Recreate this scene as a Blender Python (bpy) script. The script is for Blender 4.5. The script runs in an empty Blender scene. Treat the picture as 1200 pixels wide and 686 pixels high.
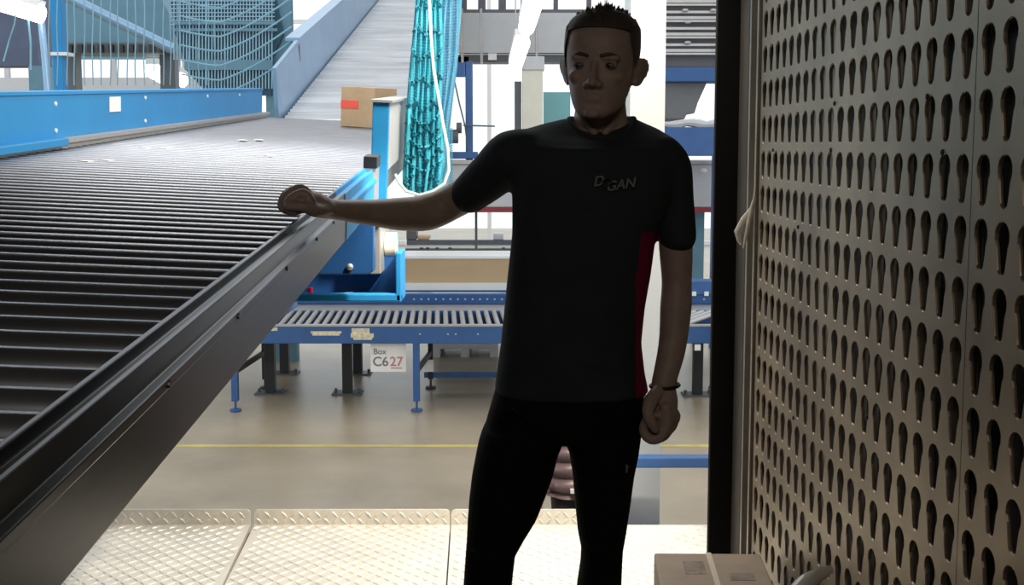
import bpy, bmesh, math, random
from mathutils import Vector as V, Matrix, Euler
random.seed(7)
C = bpy.context.scene.collection
PI = math.pi

# ------------------------------------------------------------------ camera, sky, added lights, exposure
F, PX, PY, TH, H = 1300.0, 600.0, 297.0, math.radians(5.5), 1.5
CT, ST = math.cos(TH), math.sin(TH)
cd = bpy.data.cameras.new('camera')
cam = bpy.data.objects.new('camera', cd); C.objects.link(cam)
cam.location = (0, 0, H); cam.rotation_euler = (PI/2 - TH, 0, 0)
cd.sensor_width = 36; cd.lens = 36*F/1200; cd.shift_y = -(343-PY)/1200
cd.clip_start = 0.05; cd.clip_end = 200
bpy.context.scene.camera = cam

w = bpy.data.worlds.new('sky'); bpy.context.scene.world = w; w.use_nodes = True
bg = w.node_tree.nodes['Background']
bg.inputs[0].default_value = (0.93, 0.97, 1.0, 1); bg.inputs[1].default_value = 1.35

def area(name, loc, rot, sx, sy, power, col=(1, 1, 1)):
    l = bpy.data.lights.new(name, 'AREA'); l.shape = 'RECTANGLE'; l.size = sx; l.size_y = sy
    l.energy = power; l.color = col
    o = bpy.data.objects.new(name, l); C.objects.link(o); o.location = loc; o.rotation_euler = rot
    return o
area('dock_fill', (0.25, 3.50, 2.45), (math.radians(62), 0, math.radians(38)), 0.9, 0.25, 55, (1, .90, .74))  # added fill, shines outwards on the plate lip and blue flange
sl = bpy.data.lights.new('plate_fill_spot', 'SPOT'); sl.energy = 330; sl.color = (1, .92, .78); sl.spot_size = math.radians(58); sl.spot_blend = .5; sl.shadow_soft_size = .06
so = bpy.data.objects.new('plate_fill_spot', sl); C.objects.link(so); so.location = (.45, 3.3, 2.35)
so.rotation_euler = (V((-.40, 4.05, 0))-V((.45, 3.3, 2.35))).to_track_quat('-Z', 'Y').to_euler()
area('roller_fill', (-1.2, 5.6, 3.9), (0, 0, 0), 2.6, 0.5, 58, (.97, 1, 1))  # added unseen light, gives the rollers their bright lines
area('trailer_fill', (-0.2, -0.7, 2.45), (math.radians(48), 0, 0), 0.8, 0.3, 7.5, (1, .93, .84))  # added fill behind the camera for the man's face and shirt

vs = bpy.context.scene.view_settings
vs.view_transform = 'Standard'; vs.look = 'None'; vs.gamma = 1; vs.exposure = 0.0
vs.use_curve_mapping = False

# ------------------------------------------------------------------ pixel -> place helpers
def ray(x, y):
    a = (x-PX)/F; b = -(y-PY)/F
    return V((a, CT+b*ST, -ST+b*CT))
def at(x, y, Y):
    r = ray(x, y); r = r*(Y/r.y); return r+V((0, 0, H))
def onz(x, y, z):
    r = ray(x, y); return r*((z-H)/r.z)+V((0, 0, H))
def vdir(x, y):
    r = ray(x, y); return r/r.y

# ------------------------------------------------------------------ materials
def mat(name, col, rough=.5, metal=0., var=.0, scale=6., bump=0., emit=0., coat=0., alpha=1., stretch=None, spec=.5):
    m = bpy.data.materials.new(name); m.use_nodes = True
    nt = m.node_tree; b = nt.nodes['Principled BSDF']
    b.inputs['Base Color'].default_value = (*col, 1)
    b.inputs['Roughness'].default_value = rough; b.inputs['Metallic'].default_value = metal
    b.inputs['Specular IOR Level'].default_value = spec
    if coat: b.inputs['Coat Weight'].default_value = coat
    if alpha < 1: b.inputs['Alpha'].default_value = alpha
    if emit:
        b.inputs['Emission Color'].default_value = (*col, 1); b.inputs['Emission Strength'].default_value = emit
    if var or bump:
        tc = nt.nodes.new('ShaderNodeTexCoord'); mp = nt.nodes.new('ShaderNodeMapping')
        nz = nt.nodes.new('ShaderNodeTexNoise')
        nz.inputs['Scale'].default_value = scale; nz.inputs['Detail'].default_value = 6; nz.inputs['Roughness'].default_value = .6
        if stretch: mp.inputs['Scale'].default_value = stretch
        nt.links.new(tc.outputs['Object'], mp.inputs[0]); nt.links.new(mp.outputs[0], nz.inputs['Vector'])
        if var:
            cr = nt.nodes.new('ShaderNodeValToRGB')
            cr.color_ramp.elements[0].position = .3; cr.color_ramp.elements[1].position = .7
            cr.color_ramp.elements[0].color = (*[c*(1-var) for c in col], 1)
            cr.color_ramp.elements[1].color = (*[min(1, c*(1+var)) for c in col], 1)
            nt.links.new(nz.outputs['Fac'], cr.inputs[0]); nt.links.new(cr.outputs[0], b.inputs['Base Color'])
        if bump:
            bp = nt.nodes.new('ShaderNodeBump'); bp.inputs['Strength'].default_value = bump; bp.inputs['Distance'].default_value = .01
            nt.links.new(nz.outputs['Fac'], bp.inputs['Height']); nt.links.new(bp.outputs[0], b.inputs['Normal'])
    return m
M = dict(
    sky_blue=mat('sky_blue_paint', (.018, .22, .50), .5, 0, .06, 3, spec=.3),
    blue=mat('blue_paint', (.03, .095, .26), .45, 0, .12, 5),
    navy=mat('navy_paint', (.012, .07, .22), .45, 0, .1, 5),
    deepteal=mat('deep_teal_sheet', (.022, .075, .12), .6, 0, .2, 2),
    slate=mat('slate_sheet', (.075, .10, .17), .6, 0, .2, 2),
    pale_blue=mat('pale_blue_sheet', (.22, .36, .52), .3, .5, .08, 3),
    steel=mat('roller_steel', (.25, .25, .265), .36, .8, .1, 8), slat=mat('slat_steel', (.48, .49, .51), .4, .6, .25, 5, stretch=(.2, 1, 1)),
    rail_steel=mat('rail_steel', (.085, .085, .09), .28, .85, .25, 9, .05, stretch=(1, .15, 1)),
    dark_steel=mat('dark_steel', (.03, .03, .032), .5, .3, .15, 8),
    galv=mat('galvanised', (.42, .41, .40), .45, .6, .1, 6),
    plate=mat('checker_aluminium', (.68, .64, .57), .42, .3, .12, 5, .05),
    concrete=mat('concrete', (.36, .29, .20), .34, 0, .2, 1.1, .04),
    yellow=mat('yellow_paint', (.55, .45, .12), .5, 0, .3, 3),
    black=mat('black_steel', (.014, .015, .017), .5, 0, .1, 8),
    trailer=mat('trailer_lining', (.10, .095, .085), .6, .1, .2, 4),
    wood=mat('trailer_deck', (.07, .05, .035), .6, 0, .3, 5, .1, stretch=(1, .2, 1)),
    post=mat('dark_door_post', (.006, .006, .006), .8, 0, .3, 5, .05, stretch=(1, 1, .25), spec=.15),
    brown_post=mat('brown_post', (.05, .042, .034), .6, .2, .4, 7, .08, stretch=(1, 1, .25)),
    strip=mat('aluminium_strip', (.40, .36, .30), .4, .6, .15, 7),
    perf=mat('perforated_aluminium', (.27, .212, .145), .44, .66, .3, 3.2, .05),
    white=mat('white_paint', (.70, .71, .70), .5, 0, .03, 4),
    pillar=mat('pillar_paint', (.50, .51, .51), .6, 0, .04, 3, spec=.2),
    offwhite=mat('cream_paint', (.62, .60, .50), .5, 0, .06, 4),
    grey=mat('grey_sheet', (.45, .46, .47), .5, .1, .06, 3),
    dgrey=mat('dark_grey_sheet', (.10, .105, .115), .5, .2, .12, 4),
    bluegrey=mat('blue_grey_sheet', (.10, .22, .29), .5, .1, .12, 3),
    teal=mat('teal_sheet', (.16, .38, .40), .5, 0, .06, 3),
    tan=mat('tan_board', (.42, .30, .17), .6, 0, .08, 4, stretch=(.3, 1, 1)),
    maroon=mat('red_paint', (.22, .02, .03), .5, 0, .1, 4),
    card=mat('cardboard', (.42, .29, .17), .75, 0, .08, 14, .03),
    card2=mat('cardboard_pale', (.32, .24, .175), .7, 0, .10, 11, .03),
    tape=mat('packing_tape', (.62, .54, .42), .3, 0, .05, 9),
    redlabel=mat('red_label', (.75, .09, .06), .5, 0, .05, 9),
    smudge=mat('printed_grey', (.22, .17, .125), .7, 0, .3, 40),
    paper=mat('paper', (.82, .80, .78), .6, 0, .03, 9),
    sticker=mat('worn_sticker', (.62, .56, .40), .6, 0, .3, 30),
    inkgrey=mat('grey_ink', (.20, .19, .19), .6), inkred=mat('red_ink', (.52, .22, .22), .6),
    tealnet=mat('teal_net', (.045, .42, .54), .6, 0, .1, 8), palenet=mat('pale_net', (.12, .40, .58), .6, 0, .1, 8),
    tealdark=mat('dark_teal_cord', (.02, .25, .33), .6, 0, .1, 8),
    bluenet=mat('blue_net', (.17, .34, .44), .6, 0, .1, 8),
    rope=mat('pale_rope', (.62, .82, .68), .6, 0, .08, 40),
    wire=mat('wire', (.25, .42, .52), .5, .2, .1, 8),
    lamp=mat('lamp_tube', (1, 1, 1), .5, emit=6.0),
    skin=mat('skin', (.42, .30, .25), .5, 0, .12, 30, .02, spec=.35),
    hair=mat('dark_hair', (.065, .054, .048), .6, 0, .2, 60),
    shirt=mat('black_jersey', (.031, .038, .041), .85, 0, .12, 12, .04, spec=.2),
    side=mat('maroon_jersey', (.24, .008, .055), .8, 0, .12, 12, .04, spec=.2),
    trousers=mat('black_sweatpants', (.007, .007, .0075), .9, 0, .12, 10, .05, spec=.15),
    print_=mat('grey_print', (.22, .225, .225), .7), faded=mat('faded_print', (.022, .024, .025), .8),
    puffer=mat('mauve_puffer', (.20, .135, .14), .35, .1, .15, 9),
    darkcloth=mat('dark_cloth', (.02, .018, .02), .8, 0, .1, 12),
    eye=mat('eye', (.16, .15, .14), .3), iris=mat('iris', (.02, .015, .01), .3),
    band=mat('wristband', (.004, .004, .004), .6),
    shoe=mat('black_shoe', (.01, .01, .011), .6, 0, .1, 10),
    red=mat('red_plastic', (.7, .02, .06), .4),
)
def glassmat():
    m = bpy.data.materials.new('window_glass'); m.use_nodes = True; nt = m.node_tree; nt.nodes.clear()
    o = nt.nodes.new('ShaderNodeOutputMaterial'); mx = nt.nodes.new('ShaderNodeMixShader')
    t = nt.nodes.new('ShaderNodeBsdfTransparent'); g = nt.nodes.new('ShaderNodeBsdfGlossy'); g.inputs['Roughness'].default_value = .05
    t.inputs[0].default_value = (.97, .99, 1, 1); mx.inputs[0].default_value = .06
    nt.links.new(t.outputs[0], mx.inputs[1]); nt.links.new(g.outputs[0], mx.inputs[2]); nt.links.new(mx.outputs[0], o.inputs[0])
    return m
M['glass'] = glassmat()
def plasticmat():
    m = mat('milky_film', (.80, .74, .64), .25); b = m.node_tree.nodes['Principled BSDF']
    return m
M['film'] = plasticmat()

# ------------------------------------------------------------------ mesh helpers
class MB:
    def __init__(s): s.bm = bmesh.new(); s.mi = 0
    def face(s, vs_):
        try:
            f = s.bm.faces.new(vs_); f.material_index = s.mi; return f
        except ValueError: return None
    def pts(s, ps): return [s.bm.verts.new(V(p)) for p in ps]
    def hexa(s, p):   # 8 points: bottom 4 ccw, top 4 ccw
        v = s.pts(p)
        for q in ((3, 2, 1, 0), (4, 5, 6, 7), (0, 1, 5, 4), (1, 2, 6, 5), (2, 3, 7, 6), (3, 0, 4, 7)):
            s.face([v[i] for i in q])
    def box(s, a, b):
        x0, x1 = sorted((a[0], b[0])); y0, y1 = sorted((a[1], b[1])); z0, z1 = sorted((a[2], b[2]))
        s.hexa([(x0, y0, z0), (x1, y0, z0), (x1, y1, z0), (x0, y1, z0), (x0, y0, z1), (x1, y0, z1), (x1, y1, z1), (x0, y1, z1)])
    def bar(s, p, q, wx, wy, up=(0, 0, 1)):   # rectangular bar between two points
        p = V(p); q = V(q); t = (q-p).normalized(); u = V(up)
        if abs(t.dot(u)) > .95: u = V((0, 1, 0))
        a = t.cross(u).normalized()*wx/2; b = a.cross(t).normalized()*wy/2
        s.hexa([p-a-b, p+a-b, p+a+b, p-a+b, q-a-b, q+a-b, q+a+b, q-a+b])
    def prism(s, poly, vec):
        vec = V(vec); a = s.pts(poly); b = s.pts([V(p)+vec for p in poly]); n = len(poly)
        s.face(a[::-1]); s.face(b)
        for i in range(n): s.face([a[i], a[(i+1) % n], b[(i+1) % n], b[i]])
    def loft(s, rings, caps=True):
        R = [s.pts(r) for r in rings]; n = len(rings[0])
        for k in range(len(R)-1):
            for i in range(n): s.face([R[k][i], R[k][(i+1) % n], R[k+1][(i+1) % n], R[k+1][i]])
        if caps: s.face(R[0][::-1]); s.face(R[-1])
    def tube(s, pts, r, n=8, caps=True):
        pts = [V(p) for p in pts]; rings = []; L = len(pts)
        rr = r if isinstance(r, (list, tuple)) else [r]*L
        ref = None
        for i, p in enumerate(pts):
            t = (pts[min(i+1, L-1)]-pts[max(i-1, 0)]).normalized()
            if ref is None:
                ref = V((0, 0, 1)) if abs(t.z) < .9 else V((0, 1, 0))
            a = t.cross(ref).normalized(); b = a.cross(t).normalized(); ref = b
            rings.append([p+a*math.cos(2*PI*j/n)*rr[i]+b*math.sin(2*PI*j/n)*rr[i] for j in range(n)])
        s.loft(rings, caps)
    def ell(s, c, r, rot=None, nu=16, nv=10):
        c = V(c); rings = []
        for k in range(1, nv):
            ph = PI*k/nv
            rings.append([V((r[0]*math.sin(ph)*math.cos(2*PI*j/nu), r[1]*math.sin(ph)*math.sin(2*PI*j/nu), -r[2]*math.cos(ph))) for j in range(nu)])
        if rot is not None: rings = [[rot @ p for p in g] for g in rings]
        s.loft([[p+c for p in g] for g in rings])
    def limb(s, pts, rad, n=18, dep=(0, 1, 0), sub=4, round_ends=True):
        """tapered limb through pts; rad = (in-plane radius, depth radius) per point"""
        pts = [V(p) for p in pts]; L = len(pts); P = []; R = []
        for i in range(L-1):
            p0 = pts[max(i-1, 0)]; p1 = pts[i]; p2 = pts[i+1]; p3 = pts[min(i+2, L-1)]
            for k in range(sub):
                t = k/sub
                P.append(.5*((2*p1)+(p2-p0)*t+(2*p0-5*p1+4*p2-p3)*t*t+(3*p1-p0-3*p2+p3)*t**3))
                u = t*t*(3-2*t)*.5+t*.5
                R.append((rad[i][0]*(1-u)+rad[i+1][0]*u, rad[i][1]*(1-u)+rad[i+1][1]*u))
        P.append(pts[-1]); R.append(rad[-1]); rings = []; N = len(P); d = V(dep)
        def ring(p, t, r, k):
            a = t.cross(d)
            if a.length < .05: a = t.cross(V((1, 0, 0)))
            a.normalize(); b = a.cross(t).normalized()
            return [p+a*math.cos(2*PI*j/n)*r[0]*k+b*math.sin(2*PI*j/n)*r[1]*k for j in range(n)]
        for i in range(N):
            t = (P[min(i+1, N-1)]-P[max(i-1, 0)]).normalized()
            if i == 0 and round_ends:
                for k in (.9, .6, .3): rings.append(ring(P[0]-t*min(R[0])*k, t, R[0], math.sqrt(1-k*k)))
            rings.append(ring(P[i], t, R[i], 1))
            if i == N-1 and round_ends:
                for k in (.3, .6, .9): rings.append(ring(P[i]+t*min(R[i])*k, t, R[i], math.sqrt(1-k*k)))
        s.loft(rings)
    def quadgrid(s, fn, nu, nv):
        g = [[s.bm.verts.new(V(fn(i/nu, j/nv))) for i in range(nu+1)] for j in range(nv+1)]
        for j in range(nv):
            for i in range(nu): s.face([g[j][i], g[j][i+1], g[j+1][i+1], g[j+1][i]])
    def build(s, name, m, parent=None, smooth=False, bevel=0, kind=None):
        me = bpy.data.meshes.new(name)
        bmesh.ops.recalc_face_normals(s.bm, faces=s.bm.faces[:])
        off = V((0, 0, 0)); par = parent
        while par is not None: off += par.location; par = par.parent
        if parent is None:
            xs = [v.co for v in s.bm.verts]
            off = V(((min(v.x for v in xs)+max(v.x for v in xs))/2, (min(v.y for v in xs)+max(v.y for v in xs))/2, min(v.z for v in xs)))
        for v in s.bm.verts: v.co -= off
        s.bm.to_mesh(me); s.bm.free()
        for mm in (m if isinstance(m, (list, tuple)) else [m]): me.materials.append(mm)
        o = bpy.data.objects.new(name, me); C.objects.link(o)
        if parent is None: o.location = off
        else: o.parent = parent
        if smooth:
            me.polygons.foreach_set('use_smooth', [True]*len(me.polygons))
            try: me.set_sharp_from_angle(angle=math.radians(40))
            except Exception: pass
        if bevel:
            b = o.modifiers.new('bevel', 'BEVEL'); b.width = bevel; b.segments = 2; b.limit_method = 'ANGLE'
        if kind: o['kind'] = kind
        return o
def thing(name, label, cat, loc, group=None):
    o = bpy.data.objects.new(name, None); C.objects.link(o); o.location = loc; o.empty_display_size = .1
    o['label'] = label; o['category'] = cat
    if group: o['group'] = group
    return o
def tag(o, label, cat, group=None):
    o['label'] = label; o['category'] = cat
    if group: o['group'] = group
    return o
def struct(name, loc=(0, 0, 0)):
    o = bpy.data.objects.new(name, None); C.objects.link(o); o.location = loc; o['kind'] = 'structure'; return o
def bx(name, a, b, m, parent=None, bevel=0, kind=None):
    q = MB(); q.box(a, b); return q.build(name, m, parent, bevel=bevel, kind=kind)
def pbox(x0, y0, x1, y1, Y, depth):   # pixel rectangle at distance Y, pushed back by depth -> two corners
    a = at(x0, y0, Y); b = at(x1, y1, Y); return (a.x, Y, a.z), (b.x, Y+depth, b.z)
def remesh(mb, name, m, parent, voxel=.004, it=4, fac=.5):
    o = mb.build(name, m, parent)
    r = o.modifiers.new('r', 'REMESH'); r.mode = 'VOXEL'; r.voxel_size = voxel
    s = o.modifiers.new('s', 'SMOOTH'); s.factor = fac; s.iterations = it
    dg = bpy.context.evaluated_depsgraph_get(); dg.update()
    me = bpy.data.meshes.new_from_object(o.evaluated_get(dg)); o.modifiers.clear(); old = o.data; o.data = me
    me.name = name; bpy.data.meshes.remove(old)
    if not me.materials:
        me.materials.append(m)
    me.polygons.foreach_set('use_smooth', [True]*len(me.polygons))
    return o
def textmesh(txt, size, mtx, name, m, parent, shear=0., ext=.0008, bold=0.):
    cu = bpy.data.curves.new('t', 'FONT'); cu.body = txt; cu.size = size; cu.align_x = 'CENTER'; cu.align_y = 'CENTER'
    cu.extrude = ext; cu.shear = shear; cu.offset = bold
    o = bpy.data.objects.new('t', cu); C.objects.link(o)
    dg = bpy.context.evaluated_depsgraph_get(); dg.update()
    me = bpy.data.meshes.new_from_object(o.evaluated_get(dg)); bpy.data.objects.remove(o)
    me.name = name; off = V((0, 0, 0)); par = parent
    while par is not None: off += par.location; par = par.parent
    me.transform(Matrix.Translation(-off) @ mtx); me.materials.clear(); me.materials.append(m)
    q = bpy.data.objects.new(name, me); C.objects.link(q); q.parent = parent
    return q
FRONT = Matrix.Rotation(PI/2, 4, 'X')   # text facing the camera (-Y)

# ------------------------------------------------------------------ the setting
FZ = -1.0
flo = bx('floor', (-14, 4.32, FZ-.1), (14, 34, FZ), M['concrete'], kind='structure')
ym = onz(300, 523, FZ).y
bx('floor_marking', (-9, ym-.03, FZ), (9, ym+.03, FZ+.004), M['yellow'], flo)
bx('dock_platform', (-2.4, 3.54, FZ-.1), (2.2, 4.27, -.025), M['dgrey'], kind='structure')
bx('trailer_floor', (-2.05, -1.2, -.12), (1.0, 3.535, -.005), M['wood'], kind='structure')
bx('wall_left', (-2.05, -1.2, 0), (-2.0, 3.68, 2.6), M['trailer'], kind='structure')
bx('wall_front', (-2.05, -1.25, 0), (1.0, -1.2, 2.6), M['trailer'], kind='structure')
bx('ceiling', (-2.05, -1.25, 2.6), (1.0, 3.68, 2.65), M['trailer'], kind='structure')
# right wall: dark back skin with ribs, two perforated sheets and an edge channel
WX = .75
wr = struct('wall_right', (WX+.06, 1.1, 0))
bx('back_skin', (WX+.055, -1.2, 0), (WX+.08, 3.45, 2.6), M['dark_steel'], wr)
HP, RP = .0776, .103
def perf_sheet(y0, y1, holes, name):
    """sheet in the plane X = WX; holes = hole centre Ys; real key-shaped openings"""
    q = MB(); bm = q.bm
    z0, z1 = -.0, 2.6
    rows = [1.55+RP*k for k in range(-14, 10)]
    def outline(cy, cz):
        o = []
        zt, rt = cz+.0165, .0245; wb = .0140; zb = cz-.0270
        for k in range(11):                      # round head
            a = math.radians(-38+k*(256/10.))
            o.append((cy+rt*math.cos(a), zt+rt*math.sin(a)*.98))
        for k in range(7):
            a = PI+PI*k/6
            o.append((cy+wb*math.cos(a), zb+wb*math.sin(a)))
        return o
    hs = [(cy, cz) for cz in rows for cy in holes]
    cells = {}
    yb = [y0]+[(holes[i]+holes[i+1])/2 for i in range(len(holes)-1)]+[y1]
    zb = [rows[0]-RP/2]+[(rows[i]+rows[i+1])/2 for i in range(len(rows)-1)]+[rows[-1]+RP/2]
    for j, cz in enumerate(rows):
        for i, cy in enumerate(holes):
            o = outline(cy, cz)
            L, Rr, B, T = min(yb[i], yb[i+1]), max(yb[i], yb[i+1]), zb[j], zb[j+1]
            inner = [bm.verts.new((WX, cy+(a-cy)*1.07, cz+(b-cz)*1.045)) for a, b in o]
            mid = [bm.verts.new((WX+.0025, a, b)) for a, b in o]
            deep = [bm.verts.new((WX+.006, a, b)) for a, b in o]
            outer = []
            for a, b in o:                        # project radially onto the cell rectangle
                dx, dz = a-cy, b-cz
                k = min(((Rr-cy)/dx if dx > 0 else (L-cy)/dx) if abs(dx) > 1e-9 else 1e9, ((T-cz)/dz if dz > 0 else (B-cz)/dz) if abs(dz) > 1e-9 else 1e9)
                outer.append(bm.verts.new((WX, cy+dx*k, cz+dz*k)))
            n = len(o)
            for k in range(n):
                k2 = (k+1) % n
                q.face([inner[k], inner[k2], outer[k2], outer[k]])
                q.face([inner[k], inner[k2], mid[k2], mid[k]]); q.face([mid[k], mid[k2], deep[k2], deep[k]])
                p, r = outer[k].co, outer[k2].co   # corner triangle where the edge turns
                if abs(p.y-r.y) > 1e-5 and abs(p.z-r.z) > 1e-5:
                    cy_ = Rr if max(abs(p.y-Rr), 0) < 1e-5 or abs(r.y-Rr) < 1e-5 else L
                    cz_ = T if abs(p.z-T) < 1e-5 or abs(r.z-T) < 1e-5 else B
                    c = bm.verts.new((WX, cy_, cz_)); q.face([outer[k], outer[k2], c])
    # plain border above and below
    for a, b in ((z0, zb[0]), (zb[-1], z1)):
        if b-a > 1e-4: q.face(q.pts([(WX, y0, a), (WX, y1, a), (WX, y1, b), (WX, y0, b)]))
    o = q.build(name, M['perf'], wr)
    return o
far = [3.326-HP*k for k in range(20)]
near = [1.770-HP*k for k in range(21)]
perf_sheet(3.372, 1.814, far, 'perforated_panel')
perf_sheet(1.811, .16, near, 'perforated_panel')
bx('plain_panel', (WX, -1.2, 0), (WX+.006, .158, 2.6), M['perf'], wr)
q = MB(); q.box((WX+.012, 1.8115, 0), (WX+.02, 1.8135, 2.6)); q.build('seam_strip', M['dark_steel'], wr)
q = MB()
for k in (6, 7, 8, 12, 13, 14, 15, 16, 19, 18):
    y = far[k]; q.tube([(WX+.034, y+.004, 0), (WX+.034, y+.004, 2.6)], .009, 6)
q.build('back_rib', M['strip'], wr)
q = MB()
for (yy, zz) in ((2.62, 1.492), (1.94, 1.49), (2.60, 1.60), (2.02, 1.59), (3.2, 1.49), (2.3, .93), (2.9, 1.29), (2.9, .78)):
    q.ell((WX-.001, yy, zz), (.003, .006, .006), nu=8, nv=6)
q.build('rivet', M['brown_post'], wr)
# door post and its strips
tp = struct('trim_1', (.69, 3.7, 0))
bx('post_face', (at(829.5, 660, 3.66).x, 3.66, 0), (WX+.01, 3.69, 2.6), M['post'], tp, .004)
bx('hinge_channel', (.742, 3.52, 0), (.80, 3.66, 2.6), M['brown_post'], tp, .006)
bx('edge_strip', (.735, 3.455, 0), (.80, 3.475, 2.6), M['strip'], tp)
bx('edge_strip', (.742, 3.385, 0), (.80, 3.405, 2.6), M['strip'], tp)
bx('edge_gap', (.765, 3.38, 0), (.80, 3.52, 2.6), M['dark_steel'], tp)

# white pillar beyond the dock plate
p0 = at(773, 600, 4.75); p1 = at(739, 600, 4.75)
bx('pillar', (p1.x-.02, 4.75, FZ), (p0.x, 5.0, 4.2), M['pillar'], kind='structure')

# far glazed wall
BY = 28.0
wb = struct('wall_back', (0, BY, FZ))
xl = at(-200, 100, BY).x; xa = at(300, 100, BY).x
zs = at(100, 91, BY).z; zw = at(100, 69, BY).z
bx('lower_panel', (xl, BY, FZ), (xa, BY+.3, zs), M['grey'], wb)
bx('upper_panel', (xl, BY, zw), (xa, BY+.3, 9), M['bluegrey'], wb)
w1 = struct('window_1', ((xl+xa)/2, BY, zs)); q = MB()
for k in range(13):
    x = xl+(xa-xl)*k/12; q.box((x-.06, BY, zs), (x+.06, BY+.1, zw))
q.build('window_frame', M['grey'], w1)
bx('pane', (xl, BY+.04, zs), (xa, BY+.05, zw), M['glass'], w1)
w2 = struct('window_2', (3, BY, FZ)); q = MB()
xr = 14.0
for k in range(8):
    x = xa+(xr-xa)*k/7; q.box((x-.05, BY, FZ), (x+.05, BY+.12, 9))
for z in (FZ+.06, 4.6, 6.5): q.box((xa, BY, z-.05), (xr, BY+.12, z+.05))
q.build('window_frame', M['white'], w2)
bx('pane', (xa, BY+.05, FZ), (xr, BY+.06, 9), M['glass'], w2)

# ------------------------------------------------------------------ the telescopic roller conveyor
D1 = vdir(555, 100); R1 = V((1, .0385, -.045)); N1 = R1.cross(D1).normalized(); R1n = R1.normalized()
CP = at(345, 258, 2.25)
def cv(s, t, h): return CP+R1*s+D1*t+N1*h
WID = 1.19
conv = thing('roller_conveyor', 'long rising steel roller conveyor with blue guard panels at left', 'conveyor', cv(-.6, 2.0, -.15))
T0, T1 = -1.75, 6.22
def cprism(q, prof, t0, t1): q.prism([cv(s, t0, h) for s, h in prof], D1*(t1-t0))
for k in range(101):
    t = -1.277-.078*5+.078*k
    if t > T1-.04: break
    q = MB(); q.tube([cv(-WID+.004, t, -.046), cv(-.004, t, -.046)], .026, 14)
    q.build('roller', M['steel'], conv, smooth=True)
PROF = [(0, 0), (.007, 0), (.009, -.013), (.021, -.015), (.023, -.005), (.030, -.005), (.032, -.032), (.043, -.034), (.043, -.046), (.036, -.049), (.036, -.128), (0, -.128)]
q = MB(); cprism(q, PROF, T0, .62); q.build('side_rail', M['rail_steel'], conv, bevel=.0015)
q = MB(); cprism(q, [(s+(.002 if s > .02 else 0), h) for s, h in PROF], .62, 1.42); q.build('side_rail', M['sky_blue'], conv, bevel=.0015)  # this stretch is coloured blue to imitate the reflection on the steel rail
for t in (-1.1, -.75, -.35, .02, .3):
    q = MB(); q.tube([cv(.034, t, -.04), cv(.0455, t, -.04)], .0042, 8); q.build('rail_bolt', M['rail_steel'], conv)
q = MB(); cprism(q, [(0, 0), (.03, 0), (.03, -.128), (0, -.128)], 1.42, T1); q.build('side_rail', M['galv'], conv)
q = MB(); cprism(q, [(-WID-.06, .0), (-WID, 0), (-WID, -.128), (-WID-.06, -.128)], T0, T1); q.build('side_rail', M['galv'], conv)
q = MB(); cprism(q, [(-WID, -.10), (0, -.10), (0, -.125), (-WID, -.125)], T0, T1); q.build('bed_pan', M['dark_steel'], conv)
# left guard panel
gl = MB(); cprism(gl, [(-WID-.05, .015), (-WID-.02, .015), (-WID-.02, .185), (-WID-.05, .185)], 1.0, T1-.1)
gl = gl.build('guard_panel', M['sky_blue'], conv, bevel=.003)
q = MB(); cprism(q, [(-WID-.08, .180), (-WID-.012, .180), (-WID-.012, .192), (-WID-.08, .192)], 1.0, T1-.1); q.build('top_flange', M['sky_blue'], gl)
q = MB(); cprism(q, [(-WID-.03, .0), (-WID+.02, .0), (-WID+.02, .016), (-WID-.03, .016)], 1.5, T1); q.build('bottom_trim', M['galv'], gl)
for t, h in ((2.0, .145), (2.0, .045), (3.15, .155), (3.15, .045), (4.4, .15), (5.3, .15)):
    q = MB(); q.ell(cv(-WID-.019, t, h), (.007, .010, .010), nu=8, nv=6); q.build('bolt', M['white'], gl)
q = MB(); q.hexa([cv(-WID-.019+e, t, h) for e, t, h in ((0, 2.62, .10), (.003, 2.62, .10), (.003, 2.77, .10), (0, 2.77, .10), (0, 2.62, .165), (.003, 2.62, .165), (.003, 2.77, .165), (0, 2.77, .165))])
q.build('sticker', M['paper'], gl)
q = MB(); cprism(q, [(-WID-.03, -.01), (-WID+.03, -.01), (-WID+.03, .02), (-WID-.03, .02)], 1.35, 2.0); q.build('stop_bracket', M['sky_blue'], conv, bevel=.004)
# right guard panel with its end flange
gr = MB(); cprism(gr, [(.035, -.03), (.055, -.03), (.055, .21), (.035, .21)], 1.74, T1); gr = gr.build('guard_panel', M['grey'], conv)
q = MB(); cprism(q, [(.0, -.20), (.058, -.20), (.058, .215), (.0, .215)], 1.70, 1.74); q.build('end_flange', M['sky_blue'], gr, bevel=.003)
q = MB(); cprism(q, [(-.008, .213), (.07, .213), (.07, .222), (-.008, .222)], 1.69, 2.9); q.build('top_flange', M['galv'], gr)
# brackets and tray of the fixed base
q = MB(); q.hexa([cv(s, t, h) for t, s, h in ((1.42, .0, .0), (1.42, .045, .0), (1.55, .045, .0), (1.55, 0, .0), (1.42, 0, .04), (1.42, .045, .04), (1.55, .045, .04), (1.55, 0, .04))])
q.build('rail_cap', M['black'], conv, bevel=.003)
YB = 3.86
q = MB(); q.prism([at(x, y, YB) for x, y in ((424, 206), (438, 206), (438, 318), (431, 322), (330, 322), (330, 300), (400, 255), (424, 235))], (0, .05, 0))
q.build('side_plate', M['navy'], conv, bevel=.004)
for bx_, by_ in ((430, 216), (410, 313)):
    q = MB(); q.ell(at(bx_, by_, YB-.004), (.012, .008, .012)); q.build('bolt', M['galv'], conv, True)
tr = MB(); a = at(300, 300, 4.0); b = at(471, 352, 4.0)
tr.box((a.x, 4.115, b.z), (b.x-.01, 4.14, at(0, 299, 4.0).z)); tr.box((a.x, 4.02, b.z), (b.x-.01, 4.14, b.z+.01))
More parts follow.
